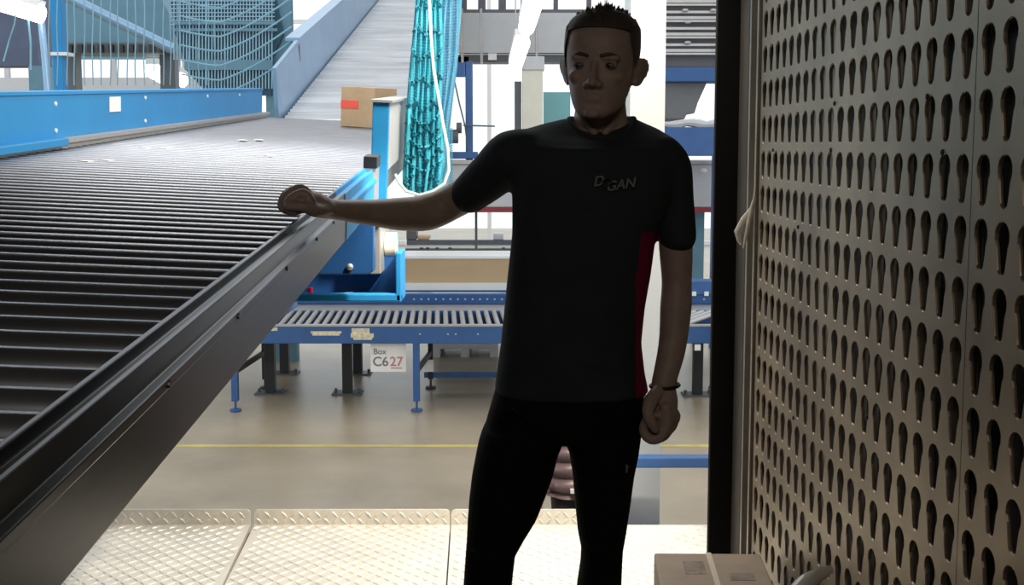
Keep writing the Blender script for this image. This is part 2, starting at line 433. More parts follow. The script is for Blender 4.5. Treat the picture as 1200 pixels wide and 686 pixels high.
tr = tr.build('base_tray', M['navy'], conv)
q = MB(); q.box((a.x, 3.98, b.z-.004), (b.x, 4.02, b.z+.026)); q.build('front_lip', M['sky_blue'], tr, bevel=.006)
q = MB(); q.box((b.x-.02, 3.98, b.z-.004), (b.x, 4.14, at(0, 296, 4.0).z)); q.build('end_plate', M['sky_blue'], tr, bevel=.004)
q = MB(); q.box((at(437, 0, 4.2).x, 4.0, at(0, 318, 4.1).z), (at(450, 0, 4.2).x, 4.3, at(0, 262, 4.1).z)); q.build('motor_bracket', M['galv'], conv, bevel=.004)
q = MB(); c0 = at(452, 288, 4.15); q.tube([c0, c0+V((.04, 0, 0))], .05, 14); q.build('pulley', M['offwhite'], conv, True)
q = MB(); c0 = at(463, 282, 4.3); q.tube([c0+V((-.01, 0, -.04)), c0+V((-.01, 0, .03))], .022, 12); q.build('teal_cap', M['teal'], conv, True)
q = MB(); q.box((-2.75, 4.1, .86), (at(330, 0, 4.2).x, 4.4, 1.0)); q.build('cross_beam', M['blue'], conv, bevel=.006)
q = MB(); q.box((-2.85, 4.34, FZ), (-2.62, 4.56, 1.1)); q.box((-3.0, 4.34, FZ), (-2.5, 4.7, FZ+.02)); q.build('support_column', M['blue'], conv, bevel=.006)
q = MB(); c0 = at(363, 340, 4.08); q.tube([c0+V((0, 0, -.03)), c0+V((0, 0, .008))], .012, 10)
tag(q.build('bottle_cap', M['red'], None, True), 'small red plastic cap lying in the dark blue tray', 'cap')
q = MB(); q.tube([at(386, 346.5, 4.05), at(414, 343.5, 4.07)], .005, 8); q.ell(at(387, 346.5, 4.05), (.014, .01, .009), nu=10, nv=6)
tag(q.build('cable_tie', M['white'], None, True), 'thin white stick lying in the dark blue tray', 'stick')

# dusty white paper scraps lying on the rollers
for i, (s, t) in enumerate(((-.93, 2.18), (-.86, 2.2), (-.72, 3.0), (-.66, 3.08), (-.9, 1.42), (-.86, 1.5), (-.42, 2.05))):
    q = MB(); c0 = cv(s, t, -.018)
    q.prism([c0+R1n*dx+D1*dy for dx, dy in ((-.02, -.015), (.012, -.02), (.024, .01), (-.004, .02))], N1*.003)
    tag(q.build('paper_scrap', M['paper'], None), 'tiny white paper scrap lying on the steel rollers', 'scrap', 'paper scraps on the rollers')

# ------------------------------------------------------------------ the inclined conveyor behind it
D2 = vdir(556, -138); R2 = V((1, .0385, 0)); N2 = R2.cross(D2).normalized()
IP = at(333, 139, 8.62)
def iv(s, t, h): return IP+R2*s+D2*t+N2*h
inc = thing('incline_conveyor', 'steep slatted conveyor climbing behind the end of the roller conveyor', 'conveyor', iv(.5, 5, -.3))
for k in range(84):
    q = MB(); t = .06+.125*k; q.tube([iv(.0, t, -.04), iv(1.2, t, -.04)], .055, 10); q.build('slat_roller', M['slat'], inc, True)
q = MB(); q.prism([iv(0, 0, -.14), iv(1.2, 0, -.14), iv(1.2, 0, -.11), iv(0, 0, -.11)], D2*10.6); q.build('bed_pan', M['galv'], inc)
q = MB(); q.prism([iv(-.07, 0, -.06), iv(-.07, 0, .39), iv(-.05, 1.15, .47), iv(-.05, 10.6, .47), iv(-.05, 10.6, -.15), iv(-.05, .2, -.15)], R2*.03)
lp = q.build('side_panel', M['pale_blue'], inc)
q = MB(); q.prism([iv(-.14, 1.05, .45), iv(-.02, 1.05, .45), iv(-.02, 1.05, .475), iv(-.14, 1.05, .475)], D2*9.5); q.build('top_flange', M['pale_blue'], lp)
q = MB(); q.prism([iv(-.036, 1.1, -.05), iv(-.036, 1.14, -.05), iv(-.036, 1.14, .45), iv(-.036, 1.1, .45)], R2*.003); q.build('panel_joint', M['dgrey'], lp)
q = MB(); q.prism([iv(1.2, 0, -.1), iv(1.2, 0, .3), iv(1.2, 10.6, .3), iv(1.2, 10.6, -.1)], R2*.03); q.build('side_panel', M['pale_blue'], inc)
q = MB(); q.box(iv(-.05, -.03, -.06), iv(1.2, .0, -.035)); q.build('front_edge', M['white'], inc)
for s_ in (-.03, 1.22):
    p = iv(s_, 8.5, .2); q = MB(); q.tube([p, V((p.x, p.y, 9.0))], .02, 8); q.build('hanger_rod', M['dgrey'], inc)

# carton on the conveyor
bc = thing('carton', 'brown carton with a red label riding the steel rollers', 'box', cv(0, 0, 0))
def oncv(x, y, h=-.02):
    v = ray(x, y); p = CP+N1*h; t = N1.dot(p-V((0, 0, H)))/N1.dot(v); return v*t+V((0, 0, H))
A = oncv(399, 148); B = oncv(438, 150.5); Cc = B+(R1n*.16+D1.normalized()*.45).normalized()*.36
Dd = A+(Cc-B); bc.location = (A+Cc)/2; up = N1*(at(399, 101, A.y).z-A.z)
q = MB(); q.hexa([A, B, Cc, Dd, A+up, B+up, Cc+up, Dd+up]); q.build('carton_body', M['card'], bc, bevel=.004)
e = (A-Cc).normalized()*.002; ex = (B-A); nf = (B-A).cross(up).normalized()*.003
q = MB(); q.hexa([A+ex*.0+up*.46, A+ex*.52+up*.46, A+ex*.52+up*.46+nf, A+up*.46+nf, A+up*.66, A+ex*.52+up*.66, A+ex*.52+up*.66+nf, A+up*.66+nf]); q.build('red_label', M['redlabel'], bc)
q = MB(); m0 = (A+B)/2+up; m1 = (Cc+Dd)/2+up; dx = ex.normalized()*.02; q.hexa([m0-dx, m0+dx, m1+dx, m1-dx, m0-dx+N1*.002, m0+dx+N1*.002, m1+dx+N1*.002, m1-dx+N1*.002]); q.build('tape', M['tape'], bc)

# ------------------------------------------------------------------ nets
nt = thing('safety_net', 'bunched teal safety net hanging beside the small brown carton', 'net', at(505, 225, 5.6))
def netshape(x0s, x1s, pleats, Y0, dY, amp, ph):
    ys = [-45, 0, 80, 150, 190, 222]
    def lerp(a, y):
        for i in range(len(ys)-1):
            if y <= ys[i+1]:
                k = (y-ys[i])/(ys[i+1]-ys[i]); return a[i]*(1-k)+a[i+1]*k
        return a[-1]
    def fn(u, v):
        y = -45+v*(222+45)
        l, r = lerp(x0s, y), lerp(x1s, y)
        sag = 8*math.sin(u*PI)*v
        return at(l+(r-l)*(u+.02*math.sin(9*v+ph+11*u)), y+sag, Y0+dY*u+amp*math.sin(u*2*PI*pleats+ph+2.2*v))
    return fn
for i, (a, b, c) in enumerate((((490, 487, 481, 475, 473, 474), (520, 517, 518, 517, 520, 515), 0), ((500, 498, 495, 487, 482, 474), (541, 540, 536, 527, 524, 516), 1.3))):
    q = MB(); q.quadgrid(netshape(a, b, 6, 4.62+i*.35, .25, .05, c), 60, 78)
    o = q.build('net_mesh', M['tealnet' if i == 0 else 'palenet'], nt); wf = o.modifiers.new('wire', 'WIREFRAME'); wf.thickness = .0040 if i == 0 else .0036
fn = netshape((490, 487, 481, 475, 473, 474), (520, 517, 518, 517, 520, 515), 6, 4.58, .25, .05, 0)
q = MB()
for k in range(9):
    v0 = .05+.108*k
    q.tube([fn(i/24, min(1, v0+.045*abs(math.sin(i/24*PI*2+k)))) for i in range(25)], .006, 6)
q.build('cord_rows', M['tealdark'], nt)
q = MB()
for u in (.02, .3, .62, .98): q.tube([fn(min(1, u+.05*math.sin(v*.8)), v/14) for v in range(9, 15)], .006, 6)
for k in range(4):
    q.tube([fn(i/20, min(1, .66+.1*k+.03*math.sin(i/20*PI))) for i in range(21)], .006, 6)
q.build('edge_cords', M['tealnet'], nt)
q = MB(); q.tube([at(x, y, 4.45) for x, y in ((502, -30), (503, 0), (505, 40), (508, 80), (514, 115), (519, 145), (525, 175), (526, 200), (521, 215), (508, 224), (492, 229), (476, 224), (466, 212), (463, 204))], .0062, 8)
tag(q.build('rope', M['rope'], None, True), 'pale green rope looping down in front of teal net', 'rope')
q = MB()   # clear sheet part of the net low down
q.quadgrid(lambda u, v: at(488+42*u, 150+70*v+6*math.sin(u*PI), 5.3+.05*math.sin(u*9)), 26, 24)
o = q.build('net_mesh', M['palenet'], nt); wf = o.modifiers.new('wire', 'WIREFRAME'); wf.thickness = .004

# pale curtain net and sagging ropes at top left
cn = thing('safety_net', 'pale blue net with sagging ropes hung above the left guard panel', 'net', at(150, 103, 10.0))
q = MB()
for k in range(21):
    x = 58+10.2*k+random.uniform(-1.5, 1.5)
    q.tube([at(x+.6*math.sin(k+j*.9), -25+12.5*j, 10+.1*math.sin(k)) for j in range(11)], .0055, 5)
q.build('vertical_cords', M['bluenet'], cn)
q = MB()
for k in range(8):
    pts = []
    for j in range(15):
        u = j/14; x = 212+130*u; y = -26+17*k+14*math.sin(u*PI*.9+.2)*1.0-38*max(0, u-.35)*1.2+8*(1-u)
        pts.append(at(x, y, 9.7))
    q.tube(pts, .008, 5)
q.build('sagging_ropes', M['bluenet'], cn)

# ------------------------------------------------------------------ low roller conveyors across the hall
FY = 10.3
def hleg(q, x, y, ztop, wd, plate=False):
    q.box((x-wd/2, y-wd/2, FZ+.10), (x+wd/2, y+wd/2, ztop))
    q.tube([(x, y, FZ+.02), (x, y, FZ+.11)], .012, 8); q.tube([(x, y, FZ), (x, y, FZ+.022)], .055, 10)
zt = at(450, 383, FY).z; zb_ = at(450, 403, FY).z
def low_conveyor(xa_, xb_, label, skew, legs, name='roller_conveyor', n_off=0.):
    c = thing(name, label, 'conveyor', ((xa_+xb_)/2, FY+.5, FZ))
    q = MB(); q.box((xa_, FY, zb_), (xb_, FY+.05, zt)); fr = q.build('side_rail', M['blue'], c, bevel=.006)
    q = MB(); q.box((xa_, FY-.006, zt), (xb_, FY+.07, zt+.014)); q.build('rail_lip', M['galv'], c)
    q = MB(); q.box((xa_, FY+1.0, zb_), (xb_, FY+1.05, zt)); q.build('side_rail', M['blue'], c, bevel=.006)
    q = MB(); q.box((xa_, FY+.05, zb_+.02), (xb_, FY+1.0, zb_+.03)); q.build('bed_pan', M['black'], c)
    x = xa_+.06+n_off
    while x < xb_-.05-max(0, skew):
        x2 = x+skew
        if x2 > xa_+.03:
            q = MB(); q.tube([(x, FY+.06, zt-.012), (x2, FY+.99, zt-.012)], .025, 10); q.build('roller', M['galv'], c, True)
        x += .083
    for (lx, ry) in legs:
        q = MB(); hleg(q, lx, FY+.03, zb_+.02, .062); q.build('leg', M['blue'], c, bevel=.004)
        q = MB(); hleg(q, lx+.06, FY+1.02, zb_+.02, .05); q.build('leg', M['black'], c, bevel=.004)
        q = MB(); q.bar((lx, FY+.05, -.62), (lx+.06, FY+1.0, -.62), .03, .05); q.build('leg_brace', M['black'], c)
    return c, fr
x0 = at(225, 400, FY).x; x1 = at(712, 400, FY).x
lc, fr = low_conveyor(x0, x1, 'blue low roller conveyor with worn stickers, seen under the arm', -.06, ((at(275, 470, FY).x, 0), (at(488, 470, FY).x, 0), (at(700, 470, FY).x, 0)))
q = MB(); q.box(at(497, 437, FY+1.02), (at(690, 442, FY+1.02).x, FY+1.07, at(0, 443, FY+1.02).z)); q.build('tie_bar', M['blue'], lc)
for (a, b, c_, d) in ((364, 388.5, 400, 391), (366, 391, 398, 393.5), (412, 385, 433, 391), (411, 391, 438, 396), (414, 396, 436, 398.5), (317, 384, 325, 388)):
    p, r = pbox(a, b, c_, d, FY-.004, .004); bx('worn_sticker', p, r, M['sticker'], fr)
for x in (492, 525, 534, 560):
    q = MB(); q.ell(at(x, 392, FY-.002), (.01, .006, .01), nu=8, nv=6); q.build('bolt', M['galv'], fr)
x0 = at(716, 400, FY).x; x1 = at(872, 400, FY).x
rc, fr2 = low_conveyor(x0, x1, 'blue low roller conveyor between the white pillar and dark door post', .55, ((at(852, 470, FY).x, 0),))
p, r = pbox(814, 404, 821, 411, FY-.005, .004); bx('worn_sticker', p, r, M['paper'], fr2)

# paper bin sign
p, r = pbox(434, 402, 476, 436, FY+.10, .003)
sg = thing('paper_sign', 'white paper sign reading C6 27 hanging below the blue frame', 'sign', ((p[0]+r[0])/2, p[1], r[2]))
bx('sheet', p, r, M['paper'], sg)
sy = p[1]-.002
def sign(txt, x, y, px_h, m, name, bold=0.002, shear=0):
    textmesh(txt, px_h*FY/F*1.38, Matrix.Translation(at(x, y, sy)) @ FRONT, name, m, sg, shear, .0005, bold)
sign('Box', 445, 412.5, 7, M['inkgrey'], 'lettering', 0.001)
sign('C6', 446, 424.5, 11.5, M['inkgrey'], 'lettering')
sign('27', 464.5, 424.5, 11.5, M['inkred'], 'lettering')
p, r = pbox(458, 431, 471, 432.3, sy, .001); bx('underline', p, r, M['inkred'], sg)

# belt conveyor behind: blue bolted beam, tan board, black stand
KY = 12.0
bcv = thing('belt_conveyor', 'conveyor with long tan side board above a bolted blue beam', 'conveyor', (0, KY+.5, FZ))
X0 = at(250, 0, KY).x; X1 = at(880, 0, KY).x
def kz(y): return at(500, y, KY).z
q = MB(); q.box((X0, KY, kz(357)), (X1, KY+.1, kz(345))); bm_ = q.build('lower_beam', M['navy'], bcv, bevel=.008)
for x in [485+8.6*k for k in range(14)]+[805, 825]:
    q = MB(); q.ell(at(x, 351, KY-.003), (.012, .006, .012), nu=8, nv=6); q.build('bolt', M['galv'], bm_)
q = MB(); q.box((X0, KY-.6, kz(360)), (X1, KY+.1, kz(357.2))); q.build('ledge', M['galv'], bcv)
q = MB(); q.box((X0, KY+.2, kz(343)), (X1, KY+.26, kz(335))); q.build('edge_trim', M['white'], bcv)
q = MB(); q.box((X0, KY+.2, kz(345.5)), (X1, KY+1.1, kz(343))); q.build('shelf', M['blue'], bcv)
xm = at(735, 0, KY).x
q = MB(); q.box((X0, KY+.25, kz(335)), (xm, KY+.3, kz(306))); q.build('side_board', M['tan'], bcv)
q = MB(); q.box((X0, KY+.24, kz(306)), (xm, KY+.9, kz(303))); q.build('top_trim', M['white'], bcv)
q = MB(); q.box((xm, KY-.02, kz(345)), (X1, KY+.25, kz(330))); q.build('side_board', M['blue'], bcv)
for x in (813.5, 828):
    p, r = pbox(x-2.5, 342, x+2.5, 347, KY-.03, .01); bx('clip', p, r, M['white'], bcv)
def stand_leg(x, yf, par, top):
    pf = onz(x, yf, FZ); q = MB(); q.box((pf.x-.048, pf.y-.048, FZ+.012), (pf.x+.048, pf.y+.048, top))
    lg = q.build('leg', M['black'], par, bevel=.004)
    q = MB(); q.box((pf.x-.15, pf.y-.1, FZ), (pf.x+.15, pf.y+.1, FZ+.014))
    for sx in (-.12, .12): q.tube([(pf.x+sx, pf.y, FZ+.01), (pf.x+sx, pf.y, FZ+.05)], .015, 8)
    q.build('foot_plate', M['dgrey'], lg)
for x in (334, 419.5, 690): stand_leg(x, 438, bcv, kz(357))
pa, pb = onz(312, 461, FZ), onz(413, 461, FZ)
st = thing('steel_stand', 'black steel stand with bolted feet under the low roller conveyor', 'stand', ((pa.x+pb.x)/2, pa.y, FZ))
for x in (317.5, 407.5): stand_leg(x, 461, st, zb_-.06)
bx('stand_beam', (pa.x, pa.y-.05, zb_-.065), (pb.x, pa.y+.05, zb_-.004), M['black'], st)
pa = onz(817, 463, FZ)
st = thing('steel_stand', 'black steel leg with foot plate beside the dark door post', 'stand', (pa.x, pa.y, FZ))
stand_leg(817, 463, st, zb_-.06)
bx('stand_beam', (pa.x-.25, pa.y-.05, zb_-.065), (pa.x+.25, pa.y+.05, zb_-.004), M['black'], st)
pa, pb = onz(506, 419, FZ), onz(584, 419, FZ)
wbx = thing('pallet_box', 'white pallet box on the floor beyond the low roller conveyor', 'box', ((pa.x+pb.x)/2, pa.y+.5, FZ))
bx('body', (pa.x, pa.y, FZ+.1), (pb.x, pa.y+.9, FZ+.75), M['white'], wbx, .01)
for k in (0, .45, .9):
    x = pa.x+(pb.x-pa.x-.1)*k/.9; bx('runner', (x, pa.y, FZ), (x+.1, pa.y+.9, FZ+.1), M['white'], wbx)
bx('small_tag', *pbox(497, 422, 508, 436, FY+.9, .01), M['paper'], lc)

# long overhead grey side panel with a red skirt
GY = 14.0
gp = thing('overhead_conveyor', 'high grey panelled conveyor with red lower edge behind the man', 'conveyor', (0, GY+.4, FZ))
X0 = at(484, 0, GY).x; X1 = at(900, 0, GY).x
def gz(y): return at(500, y, GY).z
bx('side_panel', (X0, GY, gz(243)), (X1, GY+.8, gz(193)), M['grey'], gp, .01)
bx('red_skirt', (X0, GY-.01, gz(249)), (X1, GY+.8, gz(243)), M['maroon'], gp)
bx('top_edge', (X0, GY-.03, gz(193)), (X1, GY+.82, gz(188)), M['galv'], gp, .01)
for (x, wd, mm) in ((557, 3.0, 'dgrey'), (824, 13, 'bluegrey'), (640, 10, 'bluegrey')):
    p = at(x, 249, GY); hw = wd/2*GY/F; bx('leg', (p.x-hw, GY+.3, FZ), (p.x+hw, GY+.3+2*hw, p.z), M[mm], gp)
q = MB(); q.ell(at(824, 200, GY-.01), (.05, .02, .03), nu=10, nv=6); q.build('white_spot', M['white'], gp)  # small white oval on the side panel

# blue trough with rolled grey cover at right
TY = 13.3
bt = thing('blue_trough', 'blue trough with a rolled grey cover right of white pillar', 'trough', at(810, 183, TY))
bx('trough_body', *pbox(742, 149, 850, 183, TY, .55), M['blue'], bt, .01)
q = MB(); q.tube([at(740+8*k, 145+1.2*math.sin(k*1.3), TY+.05) for k in range(15)], [.05+.008*math.sin(k*2.1) for k in range(15)], 8); q.build('rolled_cover', M['grey'], bt, True)
p = at(846, 183, TY); bx('support_post', (p.x-.05, TY+.3, FZ), (p.x+.05, TY+.4, p.z), M['blue'], bt)
p = at(752, 183, TY); bx('support_post', (p.x-.05, TY+.3, FZ), (p.x+.05, TY+.4, p.z), M['blue'], bt)
# overhead slatted deck with blue beam and dark chute
OY = 9.6
od = thing('overhead_deck', 'dark slatted overhead deck with blue beam right of white pillar', 'deck', at(810, 95, OY))
q = MB(); zlast = at(800, 77, OY).z
for k in range(13):
    y = -14+6.4*k+(1.0 if k % 3 else -1.0); p, r = pbox(738, y, 870, y+2.4+(k % 3)*.5, OY+.25, .03); q.box(p, r)
q.build('slat', M['galv'], od)
bx('deck_plate', *pbox(736, -30, 872, 78, OY+.35, .25), M['dgrey'], od)
bx('blue_beam', *pbox(736, 79, 872, 96, OY, .3), M['navy'], od, .01)
q = MB()
for x, y in ((803, 12), (836, 12), (806, 26), (806, 50)): q.ell(at(x, y, OY+.22), (.03, .02, .016), nu=10, nv=6)
q.build('bracket', M['galv'], od)
q = MB(); q.prism([at(x, y, OY+.1) for x, y in ((770, 96), (829, 96), (818, 120), (814, 133), (805, 134), (802, 140), (770, 140))], (0, .9, 0)); q.build('chute', M['dgrey'], od, bevel=.01)
p = at(868, 96, OY); bx('support_post', (p.x-.06, OY+.3, FZ), (p.x+.06, OY+.42, p.z), M['navy'], od)
p = at(744, 96, OY); bx('support_post', (p.x-.06, OY+.3, FZ), (p.x+.06, OY+.42, p.z), M['navy'], od)

# blue steel frame with drive motor right of the net
SY = 14.4
sf = thing('support_gantry', 'blue steel post and arm with a grey motor behind the net', 'frame', at(550, 190, SY))
p = at(549.5, 72, SY); hw = 8.5/2*SY/F*1.0
bx('post', (p.x-hw, SY, gz(188)), (p.x+hw, SY+2*hw, p.z), M['blue'], sf, .01)
bx('arm', *pbox(528, 73, 545, 90, SY-.02, .1), M['blue'], sf, .01)
bx('lower_beam', *pbox(505, 178, 560, 186.2, SY-.03, .12), M['blue'], sf, .01)
q = MB(); q.tube([at(525, 160, SY-.1), at(537, 160, SY-.1)], .09, 12); q.box(*pbox(520, 134, 527, 180, SY-.12, .1)); q.tube([at(535, 150, SY-.1), at(541, 150, SY-.1)], .07, 12)
q.build('motor', M['dgrey'], sf)
q = MB(); q.tube([at(532, 92, SY), at(538, 120, SY), at(545, 148, SY), at(549, 180, SY)], .01, 6); q.tube([at(543, 147, SY-.05), at(580, 148, SY-.05)], .012, 6); q.build('cable', M['dgrey'], sf)

# grey beam across the hall, with hangers
HY = 19.0
hb = thing('crane_beam', 'wide pale grey beam spanning the hall behind the man\'s head', 'beam', at(640, 62, HY))
bx('beam_web', *pbox(537, 15, 960, 62, HY, .3), M['grey'], hb)
bx('lower_flange', *pbox(537, 64, 960, 73, HY+.1, .5), M['dgrey'], hb)
bx('white_box', *pbox(572, 62.5, 582, 70, HY-.1, .12), M['white'], hb)
bx('upper_rail', *pbox(537, 11, 960, 15, HY, .4), M['dgrey'], hb)
for x in (544, 566, 590, 632, 651, 690):
    bx('hanger', *pbox(x-2-(x % 3)*2, -45, x+3, 12, HY+.1, .15), M['dgrey'], hb)
for x in (541, 563.5, 628):
    q = MB(); q.tube([at(x, 10, HY-.3), at(x+1, 75, HY-.3)], .022, 6); q.build('cable', M['galv'], hb)
pq = at(950, 73, HY); bx('column', (pq.x-.2, HY+.1, FZ), (pq.x+.2, HY+.5, pq.z), M['grey'], hb)
pq = at(542, 73, HY); bx('hanger_bracket', (pq.x-.1, HY+.1, pq.z), (pq.x+.1, HY+.3, pq.z+.1), M['dgrey'], hb)

# pale cabinet column and teal panel behind the man's shoulder
CY = 15.0
cc = thing('cabinet', 'tall cream cabinet beside the man\'s shoulder under the grey beam', 'cabinet', at(622, 200, CY))
p = at(612, 82, CY); r = at(636, 200, CY); bx('body', (p.x, CY, FZ), (r.x, CY+.4, p.z), M['offwhite'], cc, .01)
bx('cap', *pbox(612, 66, 638, 82, CY-.02, .44), M['grey'], cc, .01)
p = at(603, 95, CY); r = at(611, 200, CY); bx('side_duct', (p.x, CY+.1, FZ), (r.x, CY+.3, p.z), M['dgrey'], cc)
p = at(637, 98, 16.); r = at(668, 200, 16.)
tpn = bx('partition', (p.x, 16., FZ), (r.x, 16.1, at(0, 108, 16.).z), M['teal'])
tag(tpn, 'teal partition panel between cream cabinet and the man\'s neck', 'partition')

# far low conveyor line and boxes in front of the glazing
LY = 20.0
fl = thing('far_conveyor', 'thin dark conveyor line in the glare under the man\'s arm', 'conveyor', at(540, 300, LY))
X0 = at(474, 0, LY).x; X1 = at(735, 0, LY).x
def lz(y): return at(540, y, LY).z
bx('upper_rail', (X0, LY, lz(287)), (X1, LY+.1, lz(281.5)), M['dgrey'], fl)
bx('lower_rail', (X0, LY-.3, lz(292.5)), (X1, LY-.2, lz(290)), M['dgrey'], fl)
bx('bed', (X0, LY-.3, lz(288.6)), (X1, LY+.7, lz(287.6)), M['grey'], fl)
for x in (495, 502, 513, 528, 590, 640, 700):
    p = at(x, 288, LY); bx('leg', (p.x-.03, LY-.2, FZ), (p.x+.03, LY-.14, p.z), M['dgrey'], fl)
for (x, y0, x2, y1, mm, lab) in ((476, 270, 488, 281.4, 'dgrey', 'dark grey tote at left end of the far conveyor line'), (489, 277, 503, 281.4, 'card', 'low brown tote beside the dark one on far conveyor'), (578, 274, 590, 281.4, 'grey', 'small grey carton on the far conveyor near the black shirt')):
    b = MB(); p, r = pbox(x, y0, x2, y1, LY+.02, .4); b.box(p, r); o = b.build('tote', M[mm], None, bevel=.02); tag(o, lab, 'tote')

# ------------------------------------------------------------------ top left background
UY = 14.5
fp = at(50, -20, 9.0)
q = MB(); q.tube([at(45, -30, 8.9), at(48, 20, 8.9), at(52, 60, 8.9), at(56, 106, 8.9)], .028, 10)
q.tube([at(56, 106, 8.9), at(57, 130, 8.9)], .028, 10)
tag(q.build('pole', M['pale_blue'], None, True), 'pale blue upright pole at the end of the bright lamp', 'pole')
q = MB(); q.tube([at(70, -8, 11), at(130, 22, 11.2), at(202, 57, 11.4)], .055, 10)
pp = q.build('pipe', M['pale_blue'], None, True); tag(pp, 'pale diagonal pipe sloping behind the blue net', 'pipe')
dk = thing('duct', 'large grey duct hopper behind the diagonal pipe', 'duct', at(150, 60, UY))
q = MB(); q.prism([at(x, y, UY) for x, y in ((60, -20), (180, -20), (205, 30), (198, 62), (130, 58), (60, 58))], (0, 1.2, 0)); q.build('duct_body', M['bluegrey'], dk, bevel=.02)
q = MB(); q.box(*pbox(60, 50, 200, 62, UY-.1, .1))
q.build('lower_flange', M['dgrey'], dk)
q = MB()
for k in range(10): q.box(*pbox(78+12*k, 52, 84+12*k, 61, UY-.16, .06))
q.build('louvre', M['black'], dk)
q = MB(); p = at(190, 62, UY); q.box((p.x-.1, UY+.2, FZ), (p.x+.1, UY+.4, p.z)); p = at(72, 58, UY); q.box((p.x-.1, UY+.2, FZ), (p.x+.1, UY+.4, p.z)); q.build('support_post', M['dgrey'], dk)
bc2 = thing('column', 'blue steel column standing behind the pale blue pole', 'column', at(65, 103, 12)); p = at(61, 63, 12); r = at(75, 110, 12)
bx('shaft', (p.x, 12, FZ), (r.x, 12.14, at(0, -30, 12).z), M['sky_blue'], bc2, .008); bx('collar', *pbox(59, 61, 79, 65, 11.96, .2), M['white'], bc2)
mw = thing('mesh_partition', 'dark wire mesh partition beside the incline conveyor', 'partition', at(270, 103, 12.6))
q = MB(); q.prism([at(x, y, 12.7) for x, y in ((196, -25), (318, -25), (332, 40), (318, 70), (318, 112), (245, 112), (216, 80), (216, 70), (205, 40))], (0, .06, 0)); q.build('back_panel', M['deepteal'], mw)
q = MB()
for k in range(32):
    x = 204+3.7*k; q.bar(at(x, -24, 12.6), at(x, 70 if x < 222 else 104, 12.6), .012, .012)
for k in range(12): q.bar(at(200, -22+4.6*k, 12.59), at(322, -22+4.6*k, 12.59), .010, .010)
q.build('wires', M['wire'], mw)
q = MB(); q.bar(at(205, 27, 12.55), at(325, 27, 12.55), .02, .03); q.bar(at(205, 35, 12.55), at(325, 35, 12.55), .02, .03); q.box(*pbox(216, 70, 318, 82, 12.58, .05)); q.build('frame_rails', M['bluegrey'], mw)
p = at(330, 60, 12.7); bx('post', (p.x-.2, 12.75, FZ), (p.x+.1, 12.9, at(0, -25, 12.7).z), M['bluegrey'], mw)
bg2 = thing('storage_rack', 'dark blue shelving behind the bright lamp at top left', 'rack', at(20, 75, 16)); bx('back', *pbox(-60, -30, 45, 77, 16, .5), M['slate'], bg2); bx('upright', *pbox(33, 77, 52, 140, 16, .4), M['bluegrey'], bg2)
q = MB()
for x in (-55, 40): p = at(x, 77, 16.1); q.box((p.x-.06, 16.1, FZ), (p.x+.06, 16.3, p.z))
q.build('leg', M['navy'], bg2)
q = MB(); q.tube([at(18, 17, 8.5), at(17, 28, 8.55), at(10, 50, 8.6), at(4, 72, 8.6)], .006, 6)
tag(q.build('cable', M['bluenet'], None), 'thin curved cable hanging left below the bright corner lamp', 'cable')
q = MB(); q.tube([at(32, 13, 8.6), at(36, 50, 8.6), at(36, 82, 8.6)], .008, 6)
tag(q.build('cable', M['bluenet'], None), 'straight pale cable hanging between corner lamp and blue pole', 'cable')

# lamps
def lamp(p, qv, r, label, group=None):
    p = V(p); qv = V(qv); t = thing('tube_light', label, 'light', (p+qv)/2, group)
    b = MB(); b.tube([p, qv], r, 12); b.build('tube', M['lamp'], t, True)
    b = MB(); u = V((0, 0, 1)); b.bar(p+u*r*1.3, qv+u*r*1.3, r*1.8, r*.8); b.build('housing', M['white'], t)
    b = MB()
    for k in (.15, .85):
        m_ = p.lerp(qv, k)+u*r*1.6; b.tube([m_, m_+u*1.5], .008, 6)
    b.build('hanger', M['galv'], t)
lamp(at(-30, -6, 8.6), at(50, 18, 8.6), .065, 'bright white tube light at the top left corner')
lamp(at(630, -14, 9.0), at(617, 32, 11.5), .085, 'large glowing tube light above the man\'s shoulder')
lamp(at(612, 50, 11.9), at(603, 80, 14.2), .085, 'smaller glowing tube light below the larger one')
for i, (x, y, x2, y2, lab) in enumerate(((178, 83, 193, 91, 'short far light nearest the duct'), (193, 87, 215, 95, 'slanted far light above left guard panel'), (9, 61, 20, 62, 'small far light under the corner lamp'), (39, 62, 47, 62, 'small far light beside the pale blue pole'))):
    lamp(at(x, y, 17+i*1.1), at(x2, y2, 17.4+i*1.1), .05 if i > 1 else .11, lab)

